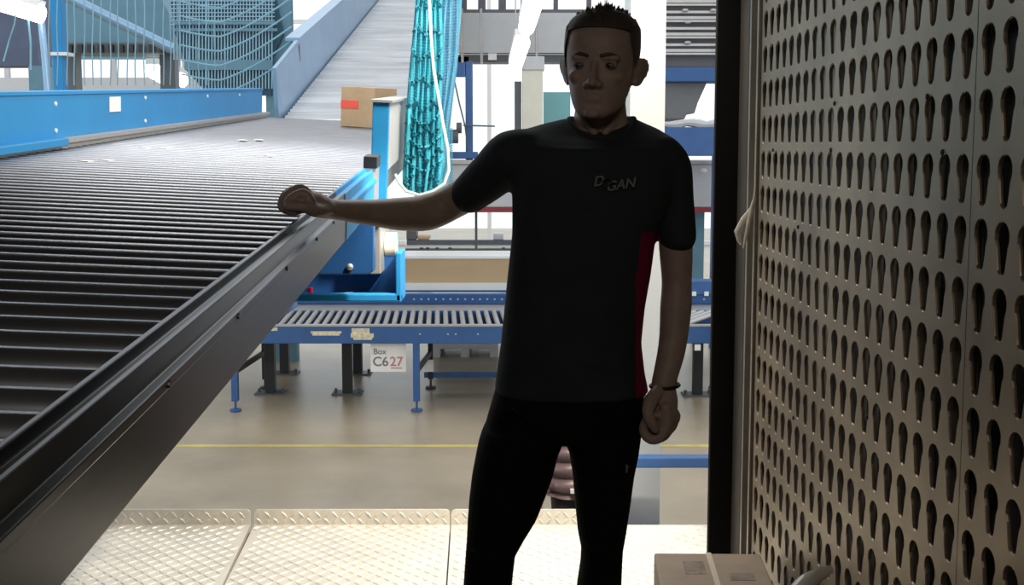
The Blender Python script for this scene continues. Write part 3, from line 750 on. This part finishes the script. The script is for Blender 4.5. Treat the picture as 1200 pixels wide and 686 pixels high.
# ------------------------------------------------------------------ dock plates, low rail, carton, scraps
YE, YN = onz(300, 615.5, 0).y, 3.54
def dock_plate(xn0, xf0, xn1, xf1, lip, label):
    t = thing('dock_plate', label, 'metal plate', ((xf0+xf1)/2, (YE+YN)/2, 0))
    q = MB(); q.prism([(xn0, YN, -.02), (xn1, YN, -.02), (xf1, YE, -.02), (xf0, YE, -.02)], (0, 0, .02))
    def loz(c, ang, ax, n, ln=.019, wd=.0055, hh=.0035):
        ca, sa = math.cos(ang), math.sin(ang); ay = n.cross(ax)
        u = ax*ca+ay*sa; v = n.cross(u)
        b = q.pts([c+u*ln, c+v*wd, c-u*ln, c-v*wd]); tp_ = q.pts([c+u*ln*.55+n*hh, c+v*wd*.5+n*hh, c-u*ln*.55+n*hh, c-v*wd*.5+n*hh])
        for i in range(4): q.face([b[i], b[(i+1) % 4], tp_[(i+1) % 4], tp_[i]])
        q.face(tp_)
    S = .0335; j = 0; y = YN+.02
    while y < YE-.012:
        k = (y-YN)/(YE-YN); a = xn0+(xf0-xn0)*k; b = xn1+(xf1-xn1)*k; i = 0; x = math.ceil((a+.015)/S)*S
        while x < b-.015:
            i = int(round(x/S)); loz(V((x, y, 0)), PI/4 if (i+j) % 2 else -PI/4, V((1, 0, 0)), V((0, 0, 1))); x += S
        y += S; j += 1
    q.build('tread', M['plate'], t)
    if lip:
        q = MB(); hh, r = .062, .016; tilt = V((0, .02, 1)).normalized(); o0 = V((xf0, YE, 0)); ex_ = V((1, 0, 0)); wd = xf1-xf0
        def arc(cx, a0): return [(cx+r*math.cos(a0+PI/2*k/4), hh-r+r*math.sin(a0+PI/2*k/4)) for k in range(5)]
        prof = [(0, -.01), (wd, -.01)]+arc(wd-r, 0)+arc(r, PI/2)
        q.prism([o0+ex_*a+tilt*b for a, b in prof], (0, .008, 0))
        n = V((0, -1, .02)).normalized(); x = .02; i = 0
        nn = n
        while x < wd-.02:
            for rr, zz in enumerate((.017, .042)): loz(o0+ex_*x+tilt*zz+nn*.0, PI/4 if (i+rr) % 2 else -PI/4, ex_, nn)
            x += .0335; i += 1
        q.build('upturned_lip', M['plate'], t)
    return t
g1f, g1n = onz(296.5, 616, 0).x, onz(252, 706, 0).x; g2f, g2n = onz(528, 616, 0).x, onz(522, 706, 0).x
g3 = onz(705, 616, 0).x
dock_plate(-2.0, -2.0, g1n-.003, g1f-.012, True, 'left checker plate with a bright glare patch under the conveyor')
dock_plate(g1n+.003, g1f+.004, g2n-.003, g2f-.003, True, 'middle checker plate between the two narrow floor gaps')
dock_plate(g2n+.003, g2f+.003, g3, g3, True, 'checker plate with lip behind the man\'s legs')
dock_plate(g3+.006, g3+.006, 1.9, 1.9, False, 'lipless checker plate below the white pillar and blue rail')

p = at(700, 537, 4.55); r = at(840, 549, 4.55)
lr = thing('low_rail', 'low blue rail between the white pillar and dark door post', 'rail', ((p.x+r.x)/2, 4.58, FZ))
bx('bar', (p.x, 4.55, r.z), (1.35, 4.61, p.z), M['blue'], lr, .005)
bx('post', (1.25, 4.55, FZ), (1.31, 4.61, r.z), M['blue'], lr)
bx('post', (p.x+.02, 4.55, FZ), (p.x+.08, 4.61, r.z), M['blue'], lr)

# carton in the corner by the perforated wall
zt_ = .34
A = onz(766.5, 648, zt_); B = onz(893, 649, zt_); nr = onz(914, 690, zt_); nl = onz(778, 690, zt_)
A = V((A.x, A.y, zt_)); B = V((B.x-.005, B.y, zt_)); dv = (V((nr.x-.012, nr.y, zt_))-B); dv = dv.normalized()*.40
cb = thing('carton', 'taped brown carton on the floor against the perforated wall', 'box', ((A+B)/2+dv/2-V((0, 0, zt_))))
pts = [A+dv, B+dv, B, A]
q = MB(); q.hexa([V((v.x, v.y, -.004)) for v in pts]+pts); q.build('carton_body', M['card2'], cb, bevel=.006)
def ontop(u, v): return A+(B-A)*u+dv*v
def strip(u0, u1, v0, v1, name, m, h=.0015):
    q = MB(); a = [ontop(u0, v1), ontop(u1, v1), ontop(u1, v0), ontop(u0, v0)]; q.prism(a, (0, 0, h)); q.build(name, m, cb)
strip(.485, .535, 0, 1, 'tape', M['tape'])
strip(.64, .86, .38, .50, 'print_block', M['smudge'], .001); strip(.25, .44, .16, .40, 'print_block', M['smudge'], .0006)
# torn milky plastic at the wall edge and crumpled film low on the wall
q = MB(); k0 = at(885, 245, 3.37)
q.tube([(.74, 3.40, k0.z+.02), (.735, 3.40, k0.z), (.715, 3.42, k0.z-.035), (.70, 3.43, k0.z-.075), (.705, 3.43, k0.z-.10), (.712, 3.43, k0.z-.115)], [.003, .006, .009, .012, .009, .004], 7)
q.tube([(.735, 3.40, k0.z), (.728, 3.40, k0.z-.04), (.722, 3.41, k0.z-.085), (.714, 3.41, k0.z-.125)], [.006, .007, .006, .002], 7)
q.tube([(.742, 3.395, k0.z+.06), (.741, 3.395, k0.z+.03), (.735, 3.40, k0.z)], [.002, .004, .006], 7)
tag(q.build('plastic_tie', M['film'], None, True), 'torn milky plastic tie knotted at edge of the perforated wall', 'tie')
c0 = at(962, 690, 2.02)
fw = MB(); fw.limb([at(925, 720, 2.0), at(942, 690, 2.03), at(956, 676, 2.05), at(971, 670, 2.06), at(975, 672, 2.06)], [(.034, .03), (.022, .02), (.015, .010), (.012, .005), (.003, .002)], 10)
fw.limb([at(925, 720, 2.0), at(925, 800, 2.0), V((.62, 2.0, .02))], [(.04, .03), (.05, .04), (.08, .07)], 10)
tag(fw.build('crumpled_film', M['film'], None, True), 'crumpled pale plastic film poking up beside the brown carton', 'film')

# ------------------------------------------------------------------ the man
YM = 2.38
man = thing('person', 'man in black t-shirt resting one hand on the conveyor rail', 'person', (at(660, 700, YM).x, YM, 0))
def px_r(x0, x1, y, Y): return (at(x1, y, Y)-at(x0, y, Y)).length/2
def hring(y, xa_, xb_, b, Yc, n=32, e=2.5, drop=0):
    a = at(xa_, y, Yc); c = at(xb_, y, Yc); cx, cz, hw = (a.x+c.x)/2, a.z, (c.x-a.x)/2; out = []
    for j in range(n):
        t = 2*PI*j/n; co, si = math.cos(t), math.sin(t)
        out.append(V((cx+hw*math.copysign(abs(co)**(2/e), co), Yc+b*math.copysign(abs(si)**(2/e), si), cz-(drop*max(0, -si) if drop else 0))))
    return out
# t-shirt
SH = [(138, 666, 743, .068, 2.41, 32, 2.5, .042), (144, 640, 756, .078, 2.405, 32, 2.5, .038), (151, 616, 772, .088, 2.40, 32, 2.5, .032), (161, 604, 788, .097, 2.395, 32, 2.5, .022), (175, 603, 795, .104, 2.39), (200, 598, 798, .114, 2.385), (235, 600, 788, .12, 2.38),
      (275, 600, 768, .122, 2.38), (320, 595, 762, .12, 2.38), (360, 591, 755, .118, 2.38), (400, 587, 751, .117, 2.385), (435, 582, 755, .122, 2.39), (459, 579, 760, .127, 2.39)]
ts = MB(); ts.loft([hring(*r) for r in SH])
ts.limb([at(622, 182, 2.39), at(600, 186, 2.40), at(575, 206, 2.435), at(551, 227, 2.47)], [(.056, .068), (.062, .066), (.052, .055), (.0445, .047)], 22)
ts.limb([at(775, 182, 2.39), at(786, 196, 2.385), at(791, 235, 2.38), at(794, 277, 2.375)], [(.045, .07), (.044, .066), (.040, .056), (.0405, .05)], 22)
# soft folds
for (x, y, dx, dy, r) in ((640, 300, 90, 55, .010), (620, 345, 80, 40, .009), (640, 405, 90, 28, .010), (735, 330, -60, 45, .010), (610, 440, 120, 10, .009)):
    Yf = 2.272 if y < 430 else 2.276
    ts.limb([at(x, y, Yf+.012), at(x+dx*.5, y+dy*.6, Yf), at(x+dx, y+dy, Yf+.014)], [(r*.4, r*.6), (r, r), (r*.4, r*.6)], 8)
tsh = remesh(ts, 't_shirt', M['shirt'], man, .005, 16)
tsh.data.materials.append(M['side'])
off = man.location
for f in tsh.data.polygons:
    c = f.center+off; y_ = c.z
    d = c.y*CT-(c.z-H)*ST; ix = PX+F*c.x/d; iy = PY-F*(c.y*ST+(c.z-H)*CT)/d
    k = max(0, min(1, (iy-262)/70))
    if iy > 272 and ix > 753-8*k and ix < 772 and c.y < 2.47: f.material_index = 1
# collar
cr_ = MB(); ring = []
for j in range(40):
    t = 2*PI*j/40; cx = at(705, 148, 2.41).x
    fx = cx+.0685*math.cos(t); fy = 2.408+.067*math.sin(t); z = at(705, 140, 2.41).z-.044*max(0, -math.sin(t))
    ring.append(V((fx, fy, z)))
ring.append(ring[0]); cr_.tube(ring, .0075, 8, caps=False); cr_.build('collar', M['shirt'], tsh, True)
# print on the chest
def chest(txt, x, y, hpx, m, name): textmesh(txt, hpx*2.26/F*1.42, Matrix.Translation(at(x, y, 2.262)) @ Matrix.Rotation(math.radians(-9), 4, 'Y') @ FRONT, name, m, tsh, .35, .0035, .0004)
chest('D', 700.5, 213, 11.5, M['print_'], 'chest_print'); chest('O', 709.5, 214.5, 11.0, M['faded'], 'chest_print'); chest('GAN', 726.5, 217, 11.0, M['print_'], 'chest_print')
# trousers
tr_ = MB(); tr_.loft([hring(*r) for r in ((436, 586, 748, .108, 2.39), (470, 576, 757, .122, 2.39), (495, 569, 754, .122, 2.39), (508, 566, 751, .112, 2.39))])
def leg(rows): tr_.loft([hring(*r, 24, 2.2) for r in rows])
leg([(500, 566, 668, .108, 2.385), (516, 561, 661, .108, 2.385), (530, 558, 655, .108, 2.385), (557, 553, 648, .102, 2.38), (582, 550, 639, .096, 2.375), (607, 548, 629, .088, 2.37), (630, 547, 615, .078, 2.365), (650, 545.5, 604, .070, 2.36), (686, 543, 600, .068, 2.36), (730, 540, 598, .068, 2.36), (800, 541, 602, .064, 2.385), (880, 545, 598, .055, 2.40), (950, 549, 592, .045, 2.41), (975, 551, 590, .043, 2.41)])
leg([(500, 655, 752, .108, 2.385), (516, 661, 750, .107, 2.385), (530, 667, 748, .106, 2.385), (557, 671, 742.5, .100, 2.38), (592, 674, 738, .092, 2.375), (622, 677, 733.5, .082, 2.37), (642, 681, 730, .074, 2.365), (660, 680, 729, .070, 2.365), (686, 676, 728, .069, 2.365), (730, 674, 728, .068, 2.37), (800, 676, 727, .064, 2.39), (880, 679, 722, .055, 2.405), (950, 681, 716, .045, 2.41), (975, 682, 715, .043, 2.41)])
for (pts, r) in (([(705, 478), (685, 492), (668, 500)], .009), ([(600, 480), (622, 492), (645, 500)], .009), ([(690, 640), (705, 650), (722, 648)], .009), ([(552, 648), (570, 655), (596, 650)], .009), ([(690, 600), (710, 606), (730, 602)], .008)):
    tr_.limb([at(x, y, 2.275 if y < 530 else 2.295) for x, y in pts], [(r*.5, r), (r, r), (r*.5, r)], 8)
trs = remesh(tr_, 'trousers', M['trousers'], man, .005, 4)
# small interlocked mark on the thigh
q = MB()
for sx, sy, fl_ in ((732.5, 549.5, 1), (738.8, 546.0, -1)):
    pts = []
    for k in range(9):
        a = -1.0+2.0*k/8; pts.append(at(sx+fl_*2.2*math.cos(a), sy+5.5*math.sin(a), 2.292 if sx < 735 else 2.306))
    q.tube(pts, .0021, 6)
q.tube([at(733, 548.5, 2.292), at(738, 546.5, 2.304)], .0016, 6)
q.build('thigh_print', M['print_'], trs)
# drawstring tip
q = MB(); q.ell(at(756, 466, 2.33), (.004, .004, .005), nu=10, nv=6); q.build('drawstring_tip', M['paper'], trs, True)
for (x, y) in ((568, 990), (697, 990)):
    c = at(x, y, 2.40); q = MB(); q.limb([V((c.x, 2.46, .045)), V((c.x, 2.38, .05)), V((c.x, 2.28, .036)), V((c.x, 2.19, .028))], [(.036, .045), (.042, .05), (.047, .036), (.038, .026)], 16, dep=(0, 0, 1))
    for v in q.bm.verts:
        if v.co.z < .0: v.co.z = 0
    q.build('shoe', M['shoe'], man, True)

# body: head, neck, trunk, arms, hands in one surface
bd = MB()
HC = at(702, 141, 2.37); yaw = Matrix.Rotation(math.radians(-14), 3, 'Z') @ Matrix.Rotation(math.radians(2), 3, 'Y')
HS = .985
def hp(x, y, z): return HC+yaw @ (V((x, y, z))*HS)
HR = [(.000, .018, -.082, -.048), (.006, .030, -.091, -.030), (.018, .043, -.0945, .0), (.034, .053, -.0935, .036), (.052, .0595, -.0925, .060), (.072, .0645, -.0905, .074), (.095, .0690, -.0865, .086),
      (.115, .0725, -.0845, .093), (.135, .0750, -.0875, .098), (.155, .0765, -.0875, .101), (.175, .0760, -.083, .099), (.195, .0715, -.073, .092), (.212, .0620, -.057, .079), (.225, .0470, -.040, .060), (.233, .028, -.02, .036)]
def headring(z, w_, f, b, n=36, grow=0.):
    cy, hd = (f+b)/2, (b-f)/2; out = []
    for j in range(n):
        t = 2*PI*j/n; co, si = math.cos(t), math.sin(t); e = 2.25
        out.append(hp((w_+grow)*math.copysign(abs(co)**(2/e), co), cy+(hd+grow)*math.copysign(abs(si)**(2/e), si), z))
    return out
bd.loft([headring(*r) for r in HR])
I3 = yaw
def fe(x, y, z, r, rx=0, ry=0, rz=0):
    bd.ell(hp(x, y, z), [a*HS for a in r], yaw @ Euler((rx, ry, rz)).to_matrix(), 14, 10)
# nose, brow, cheeks, lips, chin, ears
bd.loft([[hp(x, y, z) for x, y, z in ((-a, yb_, z), (-a*.55, yf_, z), (a*.55, yf_, z), (a, yb_, z))] for z, a, yf_, yb_ in ((.122, .010, -.089, -.075), (.108, .009, -.097, -.074), (.09, .011, -.107, -.075), (.078, .014, -.115, -.078), (.070, .013, -.110, -.078), (.066, .008, -.098, -.08))])
fe(0, -.108, .074, (.011, .011, .009)); fe(-.013, -.097, .071, (.008, .011, .008)); fe(.013, -.097, .071, (.008, .011, .008))
for s in (-1, 1):
    fe(s*.030, -.0805, .127, (.025, .0125, .0075), 0, s*.03, s*-.24)
    fe(s*.040, -.062, .088, (.020, .020, .015), 0, 0, s*-.5)
    fe(s*.033, -.079, .1125, (.0155, .0085, .0085), 0, 0, s*-.25)     # lids
fe(0, -.0925, .0470, (.021, .0065, .0045)); fe(0, -.0920, .0390, (.018, .0065, .0050)); fe(0, -.0915, .012, (.018, .0095, .011))
for s in (-1, 1):
    fe(s*.080, .016, .105, (.0065, .020, .032), .18, s*.20, s*-.55)
    fe(s*.086, .024, .112, (.0045, .018, .026), .18, s*.30, s*-.75)
    fe(s*.074, .012, .082, (.005, .010, .010))
# neck and trunk
bd.loft([hring(*r) for r in ((112, 676, 732, .050, 2.43), (135, 673, 734, .053, 2.425), (150, 670, 738, .056, 2.42), (160, 655, 752, .056, 2.415), (176, 618, 780, .066, 2.40), (210, 610, 776, .088, 2.385), (270, 610, 758, .108, 2.38), (350, 602, 745, .105, 2.38), (440, 592, 745, .108, 2.39), (500, 590, 735, .10, 2.39))])
bd.limb([at(676, 118, 2.40), at(684, 138, 2.375), at(697, 156, 2.355)], [(.008, .010), (.009, .010), (.008, .009)], 10)
bd.limb([at(731, 110, 2.42), at(724, 135, 2.385), at(709, 156, 2.355)], [(.008, .010), (.009, .010), (.008, .009)], 10)
# arm resting on the rail
bd.limb([at(605, 185, 2.40), at(570, 212, 2.45), at(528, 238, 2.50), at(500, 249, 2.49), at(470, 251, 2.45), at(430, 249, 2.39), at(396, 246, 2.335), at(374, 243, 2.30)],
        [(.052, .05), (.042, .043), (.039, .040), (.0415, .042), (.037, .04), (.0275, .032), (.0215, .027), (.022, .029)], 20)
# its hand: fist, back of the hand up, thumb toward the camera
bd.limb([at(380, 242, 2.305), at(368, 238, 2.295), at(354, 232, 2.285)], [(.021, .031), (.025, .037), (.020, .039)], 16)
for i, (dy, sc) in enumerate(((-.036, .95), (-.013, 1.03), (.010, 1.0), (.031, .86))):
    Y = 2.283+dy; up_ = (2.5, -2.5, -2, 2)[i]; fx = (2.5, 0, -3, -5)[i]
    bd.limb([at(364+fx*.4, 234+up_*.6, Y), at(353+fx, 224.5+up_, Y), at(338+fx, 231+up_, Y-.003), at(334.5+fx, 241+up_*.5, Y-.003), at(342+fx, 248, Y), at(353+fx*.5, 246, Y)],
            [(.0105*sc, .0105*sc), (.0120*sc, .0115*sc), (.0108*sc, .0105*sc), (.0100*sc, .0098*sc), (.0092*sc, .0092*sc), (.008*sc, .008*sc)], 12, sub=3)
bd.limb([at(381, 246, 2.285), at(370, 247, 2.252), at(357, 243, 2.232), at(345, 241.5, 2.230), at(338, 242, 2.232)], [(.015, .015), (.0145, .014), (.0115, .0115), (.0105, .010), (.0085, .0085)], 12)
bd.ell(at(349, 237, 2.281), (.019, .040, .013))
bd.ell(at(362, 244, 2.288), (.022, .036, .011))
# hanging arm
bd.limb([at(784, 195, 2.385), at(790, 240, 2.385), at(792, 290, 2.385), at(793, 330, 2.385), at(792, 360, 2.37), at(788, 405, 2.34), at(780, 440, 2.32), at(777, 456, 2.315)],
        [(.040, .05), (.038, .046), (.0365, .042), (.0325, .038), (.034, .038), (.0300, .033), (.0265, .027), (.027, .027)], 20)
# loose fist
bd.limb([at(778, 455, 2.315), at(778, 470, 2.31), at(780, 488, 2.305)], [(.026, .026), (.030, .036), (.025, .041)], 16)
for i, (dy, sc) in enumerate(((-.034, .98), (-.012, 1.05), (.011, 1.0), (.032, .86))):
    Y = 2.303+dy; e = (5, 3, -3, -9)[i]; g = (-5, -1, 4, 7)[i]
    bd.limb([at(782+g*.4, 478, Y), at(785+g, 493+e*.6, Y), at(779+g, 507+e, Y-.002), at(766+g*.8, 510+e, Y-.002), at(756+g*.4, 502+e*.5, Y), at(759, 490, Y), at(768, 487, Y)],
            [(.012*sc, .012*sc), (.0135*sc, .0125*sc), (.0122*sc, .0115*sc), (.0115*sc, .011*sc), (.0108*sc, .0105*sc), (.010*sc, .010*sc), (.0085*sc, .0085*sc)], 12, sub=3)
bd.ell(at(771, 497, 2.303), (.017, .040, .020))
bd.ell(at(768, 482, 2.306), (.016, .036, .02))
bd.limb([at(772, 458, 2.295), at(763, 470, 2.268), at(759, 484, 2.252), at(764, 497, 2.248), at(768, 504, 2.250)], [(.015, .015), (.0155, .0145), (.0125, .012), (.0115, .011), (.009, .009)], 12)
body = remesh(bd, 'body', M['skin'], man, .0036, 3, .5)
# eyes
for s in (-1, 1):
    q = MB(); q.ell(hp(s*.033, -.0795, .1115), (.0115, .0105, .0085), yaw); ey = q.build('eye', M['eye'], man, True)
    q = MB(); q.ell(hp(s*.033-.002, -.0885, .1115), (.0048, .002, .0048), yaw, 12, 8); q.build('iris', M['iris'], ey, True)
    q = MB(); q.limb([hp(s*.014, -.092, .131), hp(s*.032, -.0905, .1335), hp(s*.050, -.078, .129)], [(.003, .003), (.0042, .003), (.002, .002)], 8); q.build('eyebrow', M['hair'], man, True)
# hair: cropped sides, short spikes on top
hr = MB(); rings = []
for z, w_, f, b in HR[5:]:
    ring = []
    for p, j in zip(headring(z, w_, f, b, 48, .0045 if z < .19 else .008), range(48)):
        ring.append(p)
    rings.append((z, ring))
def hairline(j):
    si = math.sin(2*PI*j/48)      # -1 front .. 1 back
    if si < -.55: return .191-.014*(1+si)
    if si < -.15: return .160-(.55+si)*.10
    if si < .05: return .112
    if si < .30: return .128
    return .128-(si-.3)*.09
cols = []
for j in range(48):
    zl = hairline(j); col = []
    for i in range(len(rings)-1):
        z0, r0 = rings[i]; z1, r1 = rings[i+1]
        if z1 <= zl: continue
        if z0 < zl: col.append(r0[j].lerp(r1[j], (zl-z0)/(z1-z0)))
        else: col.append(r0[j])
    col.append(rings[-1][1][j]); cols.append(col)
NS = 14
def resample(col):
    d = [0]
    for a, b in zip(col, col[1:]): d.append(d[-1]+(b-a).length)
    out = []
    for k in range(NS):
        t = d[-1]*k/(NS-1)
        for i in range(len(col)-1):
            if t <= d[i+1]+1e-9:
                u = (t-d[i])/max(1e-9, d[i+1]-d[i]); out.append(col[i].lerp(col[i+1], u)); break
    return out
cols = [resample(c) for c in cols]
rr = [[cols[j][k] for j in range(48)] for k in range(NS)]
hr.loft(rr, caps=False); hr.face(hr.pts(rr[-1]))
hc = hp(0, .005, .13)
for k in range(520):
    a = random.uniform(0, 2*PI); z = random.uniform(.190, .232)
    for i in range(len(HR)-1):
        if HR[i][0] <= z <= HR[i+1][0]:
            u = (z-HR[i][0])/(HR[i+1][0]-HR[i][0]); w_, f, b = [HR[i][m]*(1-u)+HR[i+1][m]*u for m in (1, 2, 3)]; break
    else: w_, f, b = .02, -.015, .03
    rr_ = math.sqrt(random.random()) if z > .215 else 1
    p = hp((w_+.004)*math.cos(a)*rr_, (f+b)/2+((b-f)/2+.004)*math.sin(a)*rr_, z+(.006 if z > .215 else 0))
    d = (p-hc).normalized()+V((random.uniform(-.3, .3), -.15, .45)); d.normalize(); ln = .004+.013*max(0, (z-.190)/.042)*random.uniform(.5, 1.1)*max(.25, 1-abs(math.cos(a)*rr_*w_-.004)/.045)
    s_ = d.orthogonal().normalized()*.004; t_ = d.cross(s_)
    b3 = hr.pts([p+s_, p-s_*.5+t_*.87, p-s_*.5-t_*.87]); tip = hr.bm.verts.new(p+d*ln)
    for i in range(3): hr.face([b3[i], b3[(i+1) % 3], tip])
hr.build('hair', M['hair'], man, True)
q = MB(); c = at(779, 452, 2.316)
q.tube([c+V((.0305*math.cos(2*PI*k/24), .031*math.sin(2*PI*k/24), .002*math.cos(2*PI*k/24))) for k in range(25)], .0035, 6, caps=False); q.build('wristband', M['band'], man, True)

# ------------------------------------------------------------------ second person on the lower floor behind
P2 = V((.37, 5.35, FZ))
pn = thing('person', 'person in quilted mauve puffer vest seen between the man\'s legs', 'person', P2)
def oring(z, hw, hd, n=32, e=2.3, dx=0, dy=0):
    out = []
    for j in range(n):
        t = 2*PI*j/n; co, si = math.cos(t), math.sin(t); out.append(P2+V((dx+hw*math.copysign(abs(co)**(2/e), co), dy+hd*math.copysign(abs(si)**(2/e), si), z)))
    return out
q = MB(); rings = []
N = 96
for k in range(N+1):
    z = .80+.60*k/N; u = k/N
    hw = .185+.02*math.sin(u*PI)-(.09*max(0, (u-.85)/.15)**2); hd = .125+.015*math.sin(u*PI)-(.05*max(0, (u-.85)/.15)**2)
    pf = .034*abs(math.sin(z*PI/.082)); ring = []
    for j, p in enumerate(oring(z, hw, hd, 160)):
        c = P2+V((0, 0, z)); v = p-c; ring.append(c+v*(1+(pf/.15)*(.55+.45*abs(math.cos(j*PI*9/160))**.7)))
    rings.append(ring)
q.loft(rings); jk = q.build('puffer_vest', M['puffer'], pn, True)
q = MB()
for s in (-1, 1):
    pts = [P2+V((s*.17, 0, 1.36)), P2+V((s*.225, 0, 1.22)), P2+V((s*.25, -.01, 1.05)), P2+V((s*.25, -.05, .86))]
    q.limb(pts, [(.07, .075), (.068, .07), (.06, .06), (.048, .05)], 16)
q.build('sleeves', M['darkcloth'], jk, True)
q = MB(); q.box(P2+V((-.09, -.175, .845)), P2+V((-.045, -.14, .862))); q.build('hem_patch', M['paper'], jk)
q = MB()
for s in (-1, 1): q.limb([P2+V((s*.09, 0, .86)), P2+V((s*.095, -.01, .5)), P2+V((s*.1, .01, .06))], [(.095, .11), (.07, .08), (.05, .055)], 16)
q.limb([P2+V((0, 0, .92)), P2+V((0, 0, .80))], [(.16, .12), (.17, .12)], 16)
q.build('trousers', M['darkcloth'], pn, True)
q = MB()
for s in (-1, 1): q.limb([P2+V((s*.1, .06, .05)), P2+V((s*.1, -.05, .05)), P2+V((s*.1, -.15, .035))], [(.04, .045), (.045, .045), (.035, .03)], 12, dep=(0, 0, 1))
q.build('shoes', M['shoe'], pn, True)
q = MB()
HC = P2+V((0, -.01, 1.47)); yaw = Matrix.Rotation(0, 3, 'Z'); HS = .95
bd = q; q.loft([headring(*r) for r in HR]); q.limb([P2+V((0, .02, 1.36)), P2+V((0, .01, 1.52))], [(.055, .058), (.052, .055)], 16)
for s in (-1, 1): fe(s*.080, .016, .105, (.0065, .020, .032), .18, s*.20, s*-.55)
bd.loft([[hp(x, y, z) for x, y, z in ((-a, yb_, z), (-a*.55, yf_, z), (a*.55, yf_, z), (a, yb_, z))] for z, a, yf_, yb_ in ((.122, .010, -.089, -.075), (.09, .011, -.107, -.075), (.078, .014, -.115, -.078), (.066, .008, -.098, -.08))])
fe(-.013, -.095, .047, (.014, .006, .006)); fe(.010, -.095, .047, (.014, .006, .006))
for s in (-1, 1):
    fe(s*.032, -.0815, .127, (.025, .0125, .0075))
    ee = MB(); ee.ell(hp(s*.033, -.0815, .1115), (.0115, .0105, .0085)); ee.build('eye', M['eye'], pn, True)
    w0 = P2+V((s*.25, -.06, .86)); q.limb([w0, w0+V((0, -.01, -.05)), w0+V((-s*.005, -.02, -.10))], [(.025, .03), (.028, .042), (.02, .038)], 12)
    for i in range(4): q.limb([w0+V((-s*.005, -.055+.022*i, -.09)), w0+V((-s*.012, -.058+.022*i, -.13)), w0+V((-s*.03, -.056+.022*i, -.16))], [(.010, .010), (.0095, .0095), (.008, .008)], 8)
    q.limb([w0+V((0, -.04, -.03)), w0+V((-s*.015, -.075, -.07)), w0+V((-s*.025, -.08, -.11))], [(.014, .014), (.012, .012), (.009, .009)], 8)
remesh(q, 'body', M['skin'], pn, .006, 3)
q = MB(); q.loft([headring(z, w_, max(f, -.07), b, 36, .007) for z, w_, f, b in HR[9:]]); q.build('hair', M['hair'], pn, True)
